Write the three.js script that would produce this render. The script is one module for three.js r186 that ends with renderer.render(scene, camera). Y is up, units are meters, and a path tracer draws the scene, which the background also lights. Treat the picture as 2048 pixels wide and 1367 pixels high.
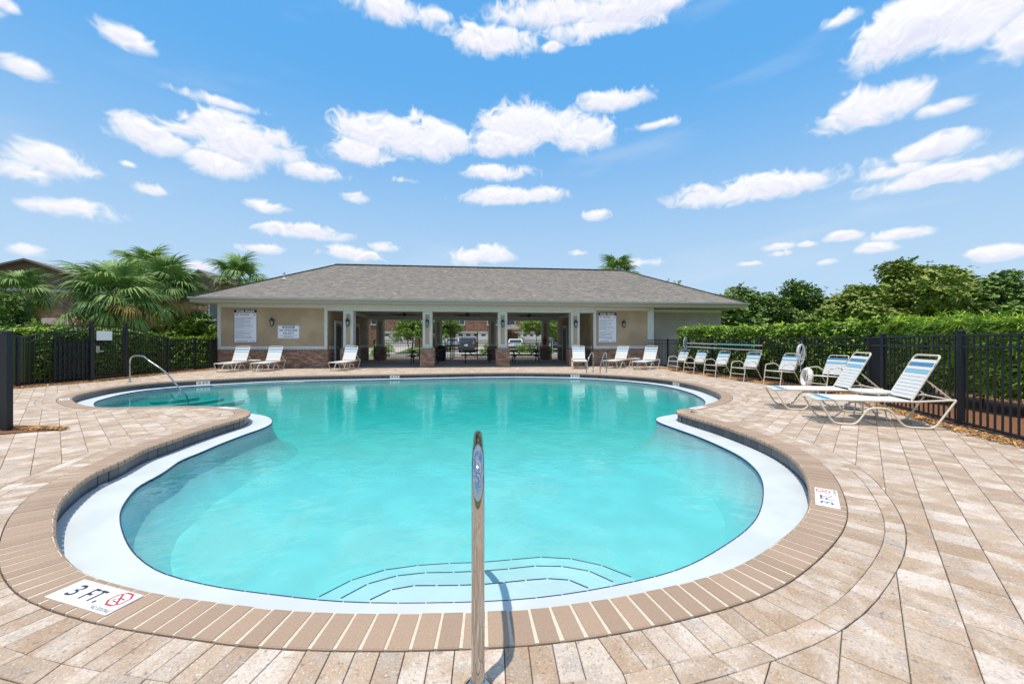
import * as THREE from 'three';
import { mergeGeometries } from 'three/addons/utils/BufferGeometryUtils.js';
import { RoundedBoxGeometry } from 'three/addons/geometries/RoundedBoxGeometry.js';

// ---------------------------------------------------------------- camera, sky, sun, exposure
const EYE = 1.255, FOCAL = 805, CX = 1024, CY = 683.5;            // metres, and the photograph's measured lens (pixels of its 2048 width)
const scene = new THREE.Scene();
const camera = new THREE.PerspectiveCamera(2 * Math.atan(683.5 / FOCAL) * 180 / Math.PI, 2048 / 1367, 0.05, 900);
camera.position.set(0, EYE, 0);
camera.lookAt(0, EYE, -10);
const renderer = new THREE.WebGLRenderer({ antialias: true });
renderer.toneMapping = THREE.LinearToneMapping;
renderer.toneMappingExposure = 1.0;
renderer.shadowMap.enabled = true;
const sun = new THREE.DirectionalLight(new THREE.Color().setRGB(1.0, 0.9, 0.77), 4.6);
sun.position.set(-15, 100, 19);
sun.castShadow = true;
sun.shadow.camera.left = -45; sun.shadow.camera.right = 45; sun.shadow.camera.top = 45; sun.shadow.camera.bottom = -45; sun.shadow.camera.far = 260;
sun.shadow.mapSize.set(4096, 4096);
scene.add(sun, sun.target);

// ---------------------------------------------------------------- seeded chance and noise
function rng(seed) { let s = seed >>> 0; return () => { s = (s + 0x6d2b79f5) >>> 0; let t = Math.imul(s ^ (s >>> 15), 1 | s); t = (t + Math.imul(t ^ (t >>> 7), 61 | t)) ^ t; return ((t ^ (t >>> 14)) >>> 0) / 4294967296; }; }
const R0 = rng(7);
const rr = (a, b, r = R0) => a + (b - a) * r();
const clamp = (x, a, b) => Math.min(b, Math.max(a, x));
const lerp = (a, b, t) => a + (b - a) * t;
const smooth = (a, b, x) => { const t = clamp((x - a) / (b - a), 0, 1); return t * t * (3 - 2 * t); };
const hash = new Float32Array(65536); { const r = rng(99); for (let i = 0; i < 65536; i++) hash[i] = r(); }
const h2 = (x, y) => hash[(Math.imul(x & 255, 1) + Math.imul(y & 255, 256)) & 65535];
function vnoise(x, y, px = 256, py = 256) {
  const xi = Math.floor(x), yi = Math.floor(y), fx = x - xi, fy = y - yi, u = fx * fx * (3 - 2 * fx), v = fy * fy * (3 - 2 * fy);
  const m = (a, p) => ((a % p) + p) % p, x0 = m(xi, px), x1 = m(xi + 1, px), y0 = m(yi, py), y1 = m(yi + 1, py);
  return lerp(lerp(h2(x0, y0), h2(x1, y0), u), lerp(h2(x0, y1), h2(x1, y1), u), v);
}
function fbm(x, y, oct = 4, px = 256, py = 256) { let s = 0, a = 0.5, t = 0; for (let i = 0; i < oct; i++) { s += a * vnoise(x, y, px, py); t += a; a *= 0.5; x *= 2; y *= 2; px *= 2; py *= 2; } return s / t; }

// ---------------------------------------------------------------- the sky: air and fair-weather clouds, by direction
{
  const W = 4096, Hh = 2048, data = new Float32Array(W * Hh * 4);
  // measured clouds: [x, y, half width, half height, strength]; turned into azimuth and elevation below
  const seen = [
    [95, 325, 105, 42, 1.2], [40, 345, 70, 32, 1.1], [170, 345, 40, 18, 0.8], [130, 422, 105, 23, 0.8], [60, 408, 45, 14, 0.6],
    [300, 275, 85, 34, 0.9], [360, 262, 60, 20, 0.7], [480, 290, 110, 48, 1.15], [430, 330, 60, 28, 0.9], [555, 280, 45, 28, 0.8],
    [300, 380, 46, 14, 0.9], [800, 280, 100, 48, 1.2], [720, 310, 70, 28, 1.0], [880, 285, 60, 28, 0.9], [650, 350, 90, 18, 0.45],
    [1060, 258, 85, 48, 1.3], [1020, 285, 65, 32, 1.1], [1170, 275, 55, 34, 1.0], [1238, 200, 64, 24, 1.0], [985, 85, 75, 32, 0.8], [1103, 96, 18, 13, 0.7],
    [1130, 25, 160, 40, 1.0], [1250, 20, 150, 42, 0.9], [1180, 60, 90, 25, 0.7], [1320, 10, 90, 25, 0.7], [790, 20, 70, 35, 0.8], [875, 32, 24, 12, 0.6],
    [1830, 70, 130, 62, 1.4], [1960, 45, 130, 62, 1.4], [2060, 60, 90, 60, 1.3], [1680, 38, 38, 17, 0.8], [1730, 225, 100, 42, 1.2], [1810, 195, 60, 32, 0.9], [1890, 215, 50, 15, 0.6],
    [1850, 358, 145, 26, 1.2], [1790, 345, 70, 20, 1.0], [1840, 308, 100, 24, 0.8], [1930, 350, 60, 22, 1.0],
    [1510, 380, 150, 24, 1.0], [1420, 385, 60, 24, 1.0], [1620, 365, 40, 17, 0.8], [1020, 397, 85, 17, 0.9], [1075, 395, 35, 18, 0.8], [715, 395, 42, 17, 0.9], [535, 417, 34, 13, 0.6],
    [590, 462, 85, 16, 0.9], [515, 497, 50, 11, 0.8], [700, 510, 60, 14, 0.7], [765, 495, 26, 12, 0.9], [960, 512, 68, 18, 0.9], [1185, 430, 28, 12, 0.8], [1690, 473, 32, 11, 0.9],
    [1815, 468, 70, 13, 0.9], [1750, 496, 38, 11, 0.9], [1560, 495, 32, 8, 0.7], [1560, 508, 26, 7, 0.7], [1610, 490, 18, 6, 0.6], [1995, 507, 60, 14, 0.8], [50, 500, 45, 17, 0.6], [45, 137, 58, 22, 0.8], [255, 78, 60, 22, 0.7],
    [1000, 347, 60, 14, 0.4], [800, 360, 34, 10, 0.4], [1160, 506, 18, 8, 0.7], [1500, 527, 26, 6, 0.6], [1650, 525, 24, 7, 0.7], [1290, 525, 50, 12, 0.4], [380, 530, 60, 10, 0.5], [255, 328, 18, 8, 0.5], [10, 8, 40, 16, 0.7], [1310, 250, 60, 10, 0.18], [440, 205, 80, 10, 0.15],
  ];
  const az = (x, y) => Math.atan2(x - CX, FOCAL), el = (x, y) => Math.atan2(CY - y, Math.hypot(FOCAL, x - CX));
  const clouds = [];
  for (const [x, y, rx, ry, s] of seen) clouds.push([az(x, y), el(x, y), (az(x + rx, y) - az(x - rx, y)) / 2, (el(x, y - ry) - el(x, y + ry)) / 2, s]);
  const r = rng(31);
  for (let i = 0; i < 210; i++) {                                   // the same sky goes on all round
    const a = rr(-Math.PI, Math.PI, r), e = 0.2 + Math.pow(r(), 1.4) * 1.2, w = rr(0.03, 0.12, r) * (0.6 + e), s = rr(0.6, 1.2, r);
    if (Math.abs(a) < 0.97 && e < 0.78) continue;
    clouds.push([a, e, w / Math.max(0.25, Math.cos(e)), w * rr(0.25, 0.45, r), s]);
  }
  const dens = new Float32Array(W * Hh), under = new Float32Array(W * Hh);
  for (const [a, e, ra0, re0, s] of clouds) {
    const ra = ra0 * 1.04, re = re0 * 1.06, m = 1.6, c0 = Math.floor(((a - ra * m) / (2 * Math.PI) + 0.25) * W), c1 = Math.ceil(((a + ra * m) / (2 * Math.PI) + 0.25) * W);
    const r0 = Math.max(Hh / 2, Math.floor(((e - re * m) / Math.PI + 0.5) * Hh)), r1 = Math.min(Hh - 1, Math.ceil(((e + re * m) / Math.PI + 0.5) * Hh));
    for (let row = r0; row <= r1; row++) for (let cc = c0; cc <= c1; cc++) {
      const A = ((cc + 0.5) / W - 0.25) * 2 * Math.PI, E = ((row + 0.5) / Hh - 0.5) * Math.PI;
      let u = (A - a) / ra, v = (E - e) / re;
      const w = v < 0 ? v * 1.35 : v, d = 1 - Math.hypot(u, w);          // flatter undersides
      if (d < -0.55) continue;
      const k = ((cc % W) + W) % W + row * W, val = d * (0.55 + 0.6 * s) - (s < 0.5 ? 0.12 : 0);
      if (dens[k] === 0) { dens[k] = val; under[k] = v; } else { const o = Math.max(dens[k], val) + 0.12 * Math.max(0, Math.min(dens[k], val)); if (val > dens[k]) under[k] = v; dens[k] = o; }
    }
  }
  const puffs = (x, y) => { let s_ = 0, a_ = 0.55, t_ = 0; for (let i = 0; i < 6; i++) { const n = vnoise(x, y); s_ += a_ * (i < 1 ? n : Math.abs(2 * n - 1) * 0.9); t_ += a_; a_ *= 0.56; x = x * 2.03 + 5.1; y = y * 2.03 + 9.7; } return 1 - s_ / t_ - 0.45; };   // rounded, cauliflower-like
  const horizon = [0.53, 0.725, 0.925], mid = [0.128, 0.43, 0.87], top = [0.095, 0.35, 0.82];
  for (let row = 0; row < Hh; row++) {
    const E = ((row + 0.5) / Hh - 0.5) * Math.PI;
    for (let c = 0; c < W; c++) {
      const o = (row * W + c) * 4;
      data[o + 3] = 1;
      if (E <= 0) { data[o] = 0.34; data[o + 1] = 0.33; data[o + 2] = 0.28; continue; }
      const t1 = smooth(0.03, 0.6, E), t2 = smooth(0.5, 1.4, E);
      let col = [0, 1, 2].map((k) => lerp(lerp(horizon[k], mid[k], t1), top[k], t2));
      const d = dens[row * W + c];
      const A = ((c + 0.5) / W - 0.25) * 2 * Math.PI, wisp = smooth(0.52, 0.85, fbm(A * 3 + E * 2.4, E * 15 - A * 1.5, 5)) * 0.16 * smooth(0.0, 0.25, E);
      col = col.map((v) => lerp(v, 0.95, wisp));
      if (d !== 0 && d > -0.6) {
        const x = A * 17 + 60, y = E * 21 + 20, wx = (fbm(x * 1.4 + 9, y * 1.4, 3) - 0.5) * 1.1, wy = (fbm(x * 1.4, y * 1.4 + 31, 3) - 0.5) * 1.1;
        const p0 = puffs(x + wx, y + wy), f = d + p0 * 1.9 - 0.03 + (fbm(x * 0.55 + 3, y * 0.8 + 7, 3) - 0.5) * 0.9, base = clamp(0.5 - under[row * W + c] * 0.7, 0, 1);
        const alpha = smooth(-0.02 - 0.10 * base, 0.58 + 0.46 * base, f);
        const p1 = puffs(x + wx, y + wy + 0.16), side = clamp(0.62 + (p0 - p1) * 1.5 + under[row * W + c] * 0.34, 0, 1), thick = smooth(0.2, 0.9, f);
        const lit = lerp(1.0, lerp(0.70, 1.06, side), thick), cl = [lit * 0.985, lit * 0.99, lerp(0.93, 1.04, side)];
        col = col.map((v, k) => lerp(v, cl[k], alpha * 0.97));
      }
      data[o] = col[0]; data[o + 1] = col[1]; data[o + 2] = col[2];
    }
  }
  const tex = new THREE.DataTexture(data, W, Hh, THREE.RGBAFormat, THREE.FloatType);
  tex.mapping = THREE.EquirectangularReflectionMapping; tex.magFilter = THREE.LinearFilter; tex.wrapS = THREE.RepeatWrapping;
  scene.background = tex; scene.environment = tex;
}
// ---------------------------------------------------------------- kit: names, tags, textures, shapes
const taken = new Map();
function numbered(name) { const n = taken.get(name) ?? 0; taken.set(name, n + 1); return n ? name + '_' + String(n).padStart(3, '0') : name; }
function tag(o, label, category, group) { o.userData.label = label; o.userData.category = category; if (group) o.userData.group = group; return o; }
function thing(name, label, category, pos = [0, 0, 0], turn = 0, group) { const o = new THREE.Group(); o.name = numbered(name); o.position.set(...pos); o.rotation.y = turn; scene.add(o); return tag(o, label, category, group); }
function setting(name) { const o = new THREE.Group(); o.name = numbered(name); o.userData.kind = 'structure'; scene.add(o); return o; }
function part(name, geo, mat, parent) { const m = new THREE.Mesh(Array.isArray(geo) ? mergeGeometries(geo.map(plain)) : geo, mat); m.name = name; parent.add(m); return m; }
function plain(g) { g = g.index ? g.toNonIndexed() : g; for (const k of Object.keys(g.attributes)) if (!['position', 'normal', 'uv', 'color'].includes(k)) g.deleteAttribute(k); return g; }
function stuff(o) { o.userData.kind = 'stuff'; return o; }
function structure(name, geo, mat) { const m = part(numbered(name), geo, mat, scene); m.userData.kind = 'structure'; return m; }
function copyOf(o, label, pos, turn, group) { const c = o.clone(); c.name = numbered(o.name.replace(/_\d{3}$/, '')); c.userData = { ...o.userData, label }; if (group) c.userData.group = group; c.position.set(...pos); c.rotation.set(0, turn, 0); scene.add(c); return c; }
function gp(x, y, h = 0) { const d = FOCAL * (EYE - h) / (y - CY); return [(x - CX) / FOCAL * d, -d]; }   // a measured point of the photograph as metres on the level h

const lin = (r, g, b) => new THREE.Color().setRGB(r, g, b);
const hex = (h) => new THREE.Color(h);
function mat(color, rough = 0.8, extra = {}) { const { metal = 0, ...o } = extra; return new THREE.MeshStandardMaterial({ color, roughness: rough, metalness: metal, ...o }); }
function tex(size, fn, srgb = true) {
  const d = new Uint8Array(size * size * 4);
  for (let y = 0; y < size; y++) for (let x = 0; x < size; x++) { const c = fn(x / size, y / size, x, y), o = (y * size + x) * 4; d[o] = clamp(c[0] * 255, 0, 255); d[o + 1] = clamp(c[1] * 255, 0, 255); d[o + 2] = clamp(c[2] * 255, 0, 255); d[o + 3] = 255; }
  const t = new THREE.DataTexture(d, size, size); t.wrapS = t.wrapT = THREE.RepeatWrapping; t.magFilter = THREE.LinearFilter; if (srgb) t.colorSpace = THREE.SRGBColorSpace; t.needsUpdate = true;
  return t;
}
function rep(t, k, k2 = k) { const c = t.clone(); c.repeat.set(k, k2); c.needsUpdate = true; return c; }
function canvasTex(w, h, draw) { const c = document.createElement('canvas'); c.width = w; c.height = h; draw(c.getContext('2d'), w, h); const t = new THREE.CanvasTexture(c); t.colorSpace = THREE.SRGBColorSpace; return t; }

// geometry helpers: boxes by centre, tubes through points with rounded corners
const T = (g, x, y, z) => g.translate(x, y, z);
function bx(w, h, d, x = 0, y = 0, z = 0) { return T(new THREE.BoxGeometry(w, h, d), x, y, z); }
function metricUV(g, k = 1) {                                        // uv in metres from the dominant axis of each face
  g = g.index ? g.toNonIndexed() : g; g.computeVertexNormals();
  const p = g.attributes.position, n = g.attributes.normal, uv = new Float32Array(p.count * 2);
  for (let i = 0; i < p.count; i++) { const ax = Math.abs(n.getX(i)), ay = Math.abs(n.getY(i)), az = Math.abs(n.getZ(i)); const x = p.getX(i), y = p.getY(i), z = p.getZ(i); const q = ay > ax && ay > az ? [x, z] : ax > az ? [z, y] : [x, y]; uv[i * 2] = q[0] * k; uv[i * 2 + 1] = q[1] * k; }
  g.setAttribute('uv', new THREE.BufferAttribute(uv, 2)); return g;
}
const mbx = (w, h, d, x, y, z, k = 1) => metricUV(bx(w, h, d, x, y, z), k);
function rbx(w, h, d, x, y, z, r = 0.006) { return T(new RoundedBoxGeometry(w, h, d, 2, Math.min(r, w / 2.01, h / 2.01, d / 2.01)), x, y, z); }
function pathOf(pts, corner = 0.05) {
  const P = pts.map((p) => new THREE.Vector3(...p)), path = new THREE.CurvePath();
  let at = P[0].clone();
  for (let i = 1; i < P.length - 1; i++) {
    const a = P[i].clone().sub(P[i - 1]), b = P[i + 1].clone().sub(P[i]), c = Math.min(corner, a.length() * 0.48, b.length() * 0.48);
    const p0 = P[i].clone().addScaledVector(a.normalize(), -c), p1 = P[i].clone().addScaledVector(b.normalize(), c);
    if (p0.distanceTo(at) > 1e-5) path.add(new THREE.LineCurve3(at.clone(), p0));
    path.add(new THREE.QuadraticBezierCurve3(p0, P[i].clone(), p1)); at = p1;
  }
  path.add(new THREE.LineCurve3(at, P[P.length - 1].clone()));
  return path;
}
function tube(pts, r, corner = 0.05, seg = 0, radial = 8) {           // sampled by hand so that straights stay cheap
  const path = pathOf(pts, corner), out = [];
  for (const c of path.curves) { const n = c.isLineCurve3 ? 1 : 5; for (let i = 0; i < n; i++) out.push(c.getPoint(i / n)); }
  out.push(path.curves.at(-1).getPoint(1));
  return sweep(out, r, radial);
}
function sweep(P, r, radial = 8, cap = true) {
  const n = P.length, pos = [], nor = [], uv = [], idx = [];
  let up = new THREE.Vector3(0, 1, 0), len = 0;
  const t0 = P[1].clone().sub(P[0]).normalize(); if (Math.abs(t0.y) > 0.9) up.set(1, 0, 0);
  for (let i = 0; i < n; i++) {
    const t = (i === 0 ? P[1].clone().sub(P[0]) : i === n - 1 ? P[i].clone().sub(P[i - 1]) : P[i + 1].clone().sub(P[i]).normalize().add(P[i].clone().sub(P[i - 1]).normalize())).normalize();
    const s = new THREE.Vector3().crossVectors(t, up).normalize(); up = new THREE.Vector3().crossVectors(s, t).normalize();
    if (i) len += P[i].distanceTo(P[i - 1]);
    const R = typeof r === 'function' ? r(i / (n - 1)) : r;
    for (let k = 0; k <= radial; k++) { const a = k / radial * 2 * Math.PI, d = s.clone().multiplyScalar(Math.cos(a)).addScaledVector(up, Math.sin(a)); pos.push(P[i].x + d.x * R, P[i].y + d.y * R, P[i].z + d.z * R); nor.push(d.x, d.y, d.z); uv.push(k / radial, len); }
  }
  const w = radial + 1;
  for (let i = 0; i < n - 1; i++) for (let k = 0; k < radial; k++) { const a = i * w + k; idx.push(a, a + w, a + 1, a + 1, a + w, a + w + 1); }
  if (cap) for (const [e, sgn] of [[0, -1], [n - 1, 1]]) { const t = (e ? P[e].clone().sub(P[e - 1]) : P[1].clone().sub(P[0])).normalize().multiplyScalar(sgn), c = pos.length / 3; pos.push(P[e].x, P[e].y, P[e].z); nor.push(t.x, t.y, t.z); uv.push(0, 0); for (let k = 0; k < radial; k++) idx.push(...(sgn > 0 ? [c, e * w + k + 1, e * w + k] : [c, e * w + k, e * w + k + 1])); }
  const g = new THREE.BufferGeometry(); g.setAttribute('position', new THREE.Float32BufferAttribute(pos, 3)); g.setAttribute('normal', new THREE.Float32BufferAttribute(nor, 3)); g.setAttribute('uv', new THREE.Float32BufferAttribute(uv, 2)); g.setIndex(idx); return g;
}
function flat(shape, y, k = 1) { const g = new THREE.ShapeGeometry(shape, 1); const p = g.attributes.position, uv = g.attributes.uv, n = g.attributes.normal; for (let i = 0; i < p.count; i++) { const X = p.getX(i), Z = -p.getY(i); p.setXYZ(i, X, typeof y === 'function' ? y(X, Z) : y, Z); n.setXYZ(i, 0, 1, 0); uv.setXY(i, X * k, Z * k); } return g; }
const shapeOf = (pts) => { const s = new THREE.Shape(); pts.forEach(([x, z], i) => i ? s.lineTo(x, -z) : s.moveTo(x, -z)); s.closePath(); return s; };   // [x, z] points
function rectShape(x0, x1, z0, z1) { return shapeOf([[x0, z0], [x1, z0], [x1, z1], [x0, z1]]); }

// ---------------------------------------------------------------- materials
const paverTex = tex(1024, (u, v) => {
  const patch = fbm(u * 9, v * 16, 4, 9, 16), broad = fbm(u * 4 + 3, v * 5, 3, 4, 5), t = smooth(0.36, 0.64, patch * 0.6 + broad * 0.4);
  let c = [lerp(0.80, 0.90, t), lerp(0.72, 0.86, t), lerp(0.635, 0.815, t)];
  const gr = smooth(0.60, 0.74, fbm(u * 7 + 50, v * 12 + 9, 4, 7, 12)); c = [lerp(c[0], 0.79, gr * 0.5), lerp(c[1], 0.765, gr * 0.5), lerp(c[2], 0.745, gr * 0.5)];
  const s1 = vnoise(u * 230, v * 230, 230, 230), s2 = vnoise(u * 150 + 7, v * 150, 150, 150), s3 = vnoise(u * 190, v * 190 + 40, 190, 190), f = 0.93 + 0.14 * vnoise(u * 250 + 3, v * 250, 250, 250);
  c = c.map((x) => x * f);
  if (s1 > 0.84) c = c.map((x) => lerp(x, 0.98, smooth(0.84, 0.95, s1) * 0.8));
  if (s2 > 0.83) c = [lerp(c[0], 0.52, 0.55 * smooth(0.83, 0.95, s2)), lerp(c[1], 0.50, 0.55 * smooth(0.83, 0.95, s2)), lerp(c[2], 0.50, 0.55 * smooth(0.83, 0.95, s2))];
  if (s3 > 0.87) c = [lerp(c[0], 0.80, 0.35), lerp(c[1], 0.60, 0.35), lerp(c[2], 0.40, 0.35)];
  return c;
});
const paverBump = tex(512, (u, v) => { const a = vnoise(u * 230, v * 230, 230, 230) * 0.6 + vnoise(u * 120, v * 120, 120, 120) * 0.4; return [a, a, a]; }, false);
const paverTints = [[0.60, 0.575, 0.55], [0.67, 0.655, 0.64], [0.55, 0.505, 0.455], [0.625, 0.595, 0.56], [0.70, 0.69, 0.685], [0.58, 0.54, 0.50]];
const grain = tex(512, (u, v) => { const a = 0.86 + 0.14 * fbm(u * 40, v * 40, 4, 40, 40); return [a, a, a]; });
const grainBump = tex(512, (u, v) => { const a = fbm(u * 90, v * 90, 3, 90, 90); return [a, a, a]; }, false);
const blotch = tex(512, (u, v) => { const a = 0.90 + 0.1 * smooth(0.25, 0.75, fbm(u * 6, v * 6, 5, 6, 6)); return [a, a, a]; });
const faint = tex(512, (u, v) => { const a = 0.955 + 0.045 * smooth(0.25, 0.75, fbm(u * 6, v * 6, 5, 6, 6)); return [a, a, a]; });
const M = {
  paver: paverTints.map(([r, g, b]) => mat(lin(r, g, b), 0.9, { map: rep(paverTex, 0.66), bumpMap: rep(paverBump, 1.1), bumpScale: 0.0016 })),
  paverFar: mat(lin(1, 1, 1), 0.9, { map: rep(paverTex, 0.66), vertexColors: true }),
  sand: mat(lin(0.10, 0.08, 0.062), 1),
  coping: [[0.39, 0.28, 0.20], [0.365, 0.26, 0.185], [0.41, 0.295, 0.21]].map(([r, g, b]) => mat(lin(r, g, b), 0.72, { map: rep(grain, 5), bumpMap: rep(grainBump, 5), bumpScale: 0.0004 })),
  copingFar: mat(lin(0.50, 0.325, 0.215), 0.75),
  mortar: mat(lin(0.66, 0.59, 0.47), 0.95, { map: rep(grain, 3), bumpMap: rep(grainBump, 4), bumpScale: 0.001 }),
  plaster: mat(lin(0.50, 0.56, 0.585), 0.75, { map: rep(faint, 0.6), bumpMap: rep(grainBump, 4), bumpScale: 0.0003 }),
  tile: [[0.045, 0.065, 0.09], [0.06, 0.08, 0.105], [0.035, 0.05, 0.075]].map(([r, g, b]) => mat(lin(r, g, b), 0.35, { map: rep(blotch, 3) })),
  grout: mat(lin(0.32, 0.36, 0.38), 0.9),
  navy: mat(lin(0.010, 0.022, 0.085), 0.3),
  steel: mat(lin(0.52, 0.51, 0.50), 0.05, { metal: 1 }),
  steelDull: mat(lin(0.55, 0.53, 0.50), 0.3, { metal: 1 }),
  black: mat(lin(0.008, 0.011, 0.016), 0.5),
  darkMetal: mat(lin(0.018, 0.020, 0.024), 0.45),
  white: mat(lin(0.76, 0.78, 0.76), 0.6),
  trim: mat(lin(0.70, 0.73, 0.69), 0.65, { map: rep(grain, 0.7) }),
  stucco: mat(lin(0.475, 0.36, 0.23), 0.95, { map: rep(blotch, 0.25), bumpMap: rep(grainBump, 2), bumpScale: 0.003 }),
  stuccoShade: mat(lin(0.42, 0.385, 0.34), 0.95, { map: rep(blotch, 0.25), bumpMap: rep(grainBump, 2), bumpScale: 0.003 }),  // tan stucco made greyer and cooler: shade put into the colour
  fascia: mat(lin(0.44, 0.355, 0.27), 0.75),
  gutter: mat(lin(0.36, 0.40, 0.36), 0.6),
  concrete: mat(lin(0.36, 0.335, 0.305), 0.9, { map: rep(blotch, 0.2), bumpMap: rep(grainBump, 1), bumpScale: 0.001 }),
  interior: mat(lin(0.475, 0.36, 0.23), 0.95, { map: rep(blotch, 0.3) }),
  frame: mat(lin(0.66, 0.60, 0.49), 0.42),                          // cream powder-coated aluminium
  strap: mat(lin(0.68, 0.69, 0.68), 0.55), strapBlue: mat(lin(0.055, 0.215, 0.42), 0.5), strapSky: mat(lin(0.20, 0.47, 0.62), 0.5),
  wood: mat(lin(0.05, 0.05, 0.052), 0.8),
  glassClear: new THREE.MeshPhysicalMaterial({ color: lin(0.9, 0.93, 0.92), roughness: 0.08, transmission: 0.85, thickness: 0, ior: 1.5 }),
  carGlass: mat(lin(0.03, 0.045, 0.055), 0.06),
};
// ---------------------------------------------------------------- the pool outline (edge of the coping), measured on the deck level
const traced = [
  [1349, 821], [1368, 828], [1437, 848], [1505, 871.6], [1546, 889], [1581.6, 911], [1606, 936], [1618.6, 966], [1622.7, 993], [1621, 1012], [1611, 1034], [1586.7, 1060], [1548, 1090], [1504.7, 1119], [1461, 1139.5], [1409, 1157], [1346, 1172], [1278, 1187], [1201, 1201], [1116, 1213], [1027, 1221], [939, 1225], [802, 1228], [715, 1228], [622, 1225], [540, 1219.5], [462, 1208.6], [383, 1199], [314, 1189], [230, 1169], [180, 1154], [150, 1138], [125, 1114], [109, 1088], [105, 1058], [107, 1031], [117.6, 1003], [136.7, 981.6], [188.7, 943], [239, 923], [295, 894], [333.6, 882], [383, 865], [448, 845], [487, 834], [497, 829], [499, 823], [490, 818], [470, 814.8], [448, 813], [377, 811.6], [273, 813.4], [208, 814.5], [175, 811.5], [153, 806], [143, 800], [143, 795], [153, 789], [178, 783], [219, 775], [273, 768], [355, 761.5], [410, 758.7], [560, 752], [740, 748.6], [863, 746.6], [945, 745.2], [1048, 744.6], [1158, 746.4], [1217, 749], [1276, 752.8], [1334, 758.6], [1373, 765], [1405, 772.5], [1431.6, 782], [1443, 789.5], [1443, 796], [1432, 802.5], [1410, 809], [1380, 815.5],
].map(([x, y]) => gp(x, y));
function densify(pts, step) {                                        // closed smooth curve, even steps
  const c = new THREE.CatmullRomCurve3(pts.map(([x, z]) => new THREE.Vector3(x, 0, z)), true, 'centripetal');
  c.arcLengthDivisions = 3000; const L = c.getLength(), n = Math.round(L / step);
  return c.getSpacedPoints(n).slice(0, n).map((p) => [p.x, p.z]);
}
function relax(pts, k) { for (let i = 0; i < k; i++) pts = pts.map((p, j) => { const a = pts[(j + pts.length - 1) % pts.length], b = pts[(j + 1) % pts.length]; return [(a[0] + 2 * p[0] + b[0]) / 4, (a[1] + 2 * p[1] + b[1]) / 4]; }); return pts; }
const EDGE = densify(relax(densify(traced, 0.1), 3), 0.05);
const area2 = (p) => { let s = 0; for (let i = 0; i < p.length; i++) { const a = p[i], b = p[(i + 1) % p.length]; s += a[0] * b[1] - b[0] * a[1]; } return s; };
const flipN = area2(EDGE) > 0 ? 1 : -1;
const normalAt = (P, i, w = 3) => { const n = P.length, a = P[(i - w + n) % n], b = P[(i + w) % n], dx = b[0] - a[0], dz = b[1] - a[1], l = Math.hypot(dx, dz); return [dz / l * flipN, -dx / l * flipN]; };   // away from the water
function nearest(P, x, z) { let best = 1e9, k = 0; for (let i = 0; i < P.length; i++) { const d = (P[i][0] - x) ** 2 + (P[i][1] - z) ** 2; if (d < best) { best = d; k = i; } } return [Math.sqrt(best), k]; }
function offset(P, r, step = 0.05) {                                 // a clean parallel curve
  const out = [];
  for (let i = 0; i < P.length; i++) { const n = normalAt(P, i), q = [P[i][0] + n[0] * r, P[i][1] + n[1] * r]; if (nearest(P, ...q)[0] > Math.abs(r) - 0.012) out.push(q); }
  return densify(relax(densify(out, step), 2), step);
}
function insidePoly(P, x, z) { let c = false; for (let i = 0, j = P.length - 1; i < P.length; j = i++) if ((P[i][1] > z) !== (P[j][1] > z) && x < (P[j][0] - P[i][0]) * (z - P[i][1]) / (P[j][1] - P[i][1]) + P[i][0]) c = !c; return c; }
const LEDGE = offset(EDGE, -0.345);                                  // the rim of the water
const SOLDIER_IN = offset(EDGE, 0.225), SOLDIER_OUT = offset(EDGE, 0.42), BORDER_OUT = offset(EDGE, 0.521);
const WATER = -0.205, SHELF = -0.172, floorY = (X, Z) => -0.70 - 0.012 * clamp(-Z - 3, -3, 40);
function ribbon(P, y0, y1, k = 1, flip = 1) {                        // upright strip along a closed curve
  const pos = [], uv = [], idx = []; let s = 0;
  for (let i = 0; i <= P.length; i++) { const p = P[i % P.length]; if (i) { const q = P[i - 1]; s += Math.hypot(p[0] - q[0], p[1] - q[1]); } const a = typeof y0 === 'function' ? y0(...p) : y0; pos.push(p[0], a, p[1], p[0], y1, p[1]); uv.push(s * k, a * k, s * k, y1 * k); if (i) { const b = i * 2; idx.push(b - 2, b - 1, b, b - 1, b + 1, b); } }
  const g = new THREE.BufferGeometry(); g.setAttribute('position', new THREE.Float32BufferAttribute(pos, 3)); g.setAttribute('uv', new THREE.Float32BufferAttribute(uv, 2)); g.setIndex(idx); g.computeVertexNormals(); return g;
}
// ground, deck bed and pool shell
const holed = (s, P) => { s.holes.push(new THREE.Path(P.map(([x, z]) => new THREE.Vector2(x, -z)))); return s; };
const lawnTex = tex(512, (u, v) => { const a = fbm(u * 60, v * 60, 4, 60, 60), b = fbm(u * 5, v * 5, 3, 5, 5), t = a * 0.7 + b * 0.3; return [lerp(0.22, 0.50, t), lerp(0.33, 0.56, t), lerp(0.12, 0.25, t)]; });
const rise = (X, Z) => 0.5 * smooth(38, 62, -Z);
{
  const g = new THREE.PlaneGeometry(700, 700, 100, 100); g.rotateX(-Math.PI / 2); g.translate(0, 0, -200);   // far ground, lowered under the deck area
  const p = g.attributes.position, uv = g.attributes.uv; for (let i = 0; i < p.count; i++) { const X = p.getX(i), Z = p.getZ(i); p.setY(i, (Math.abs(X) < 34 && Z > -34 && Z < 14 ? -2.2 : -0.03) + rise(X, Z)); uv.setXY(i, X * 0.3, Z * 0.3); } g.computeVertexNormals();
  structure('ground', g, mat(lin(0.9, 0.9, 0.9), 1, { map: lawnTex }));
  structure('lawn', flat(holed(rectShape(-42, 42, -39, 22), EDGE), -0.03, 0.3), mat(lin(0.9, 0.9, 0.9), 1, { map: lawnTex }));
}
const deck = setting('pool_deck');
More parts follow.
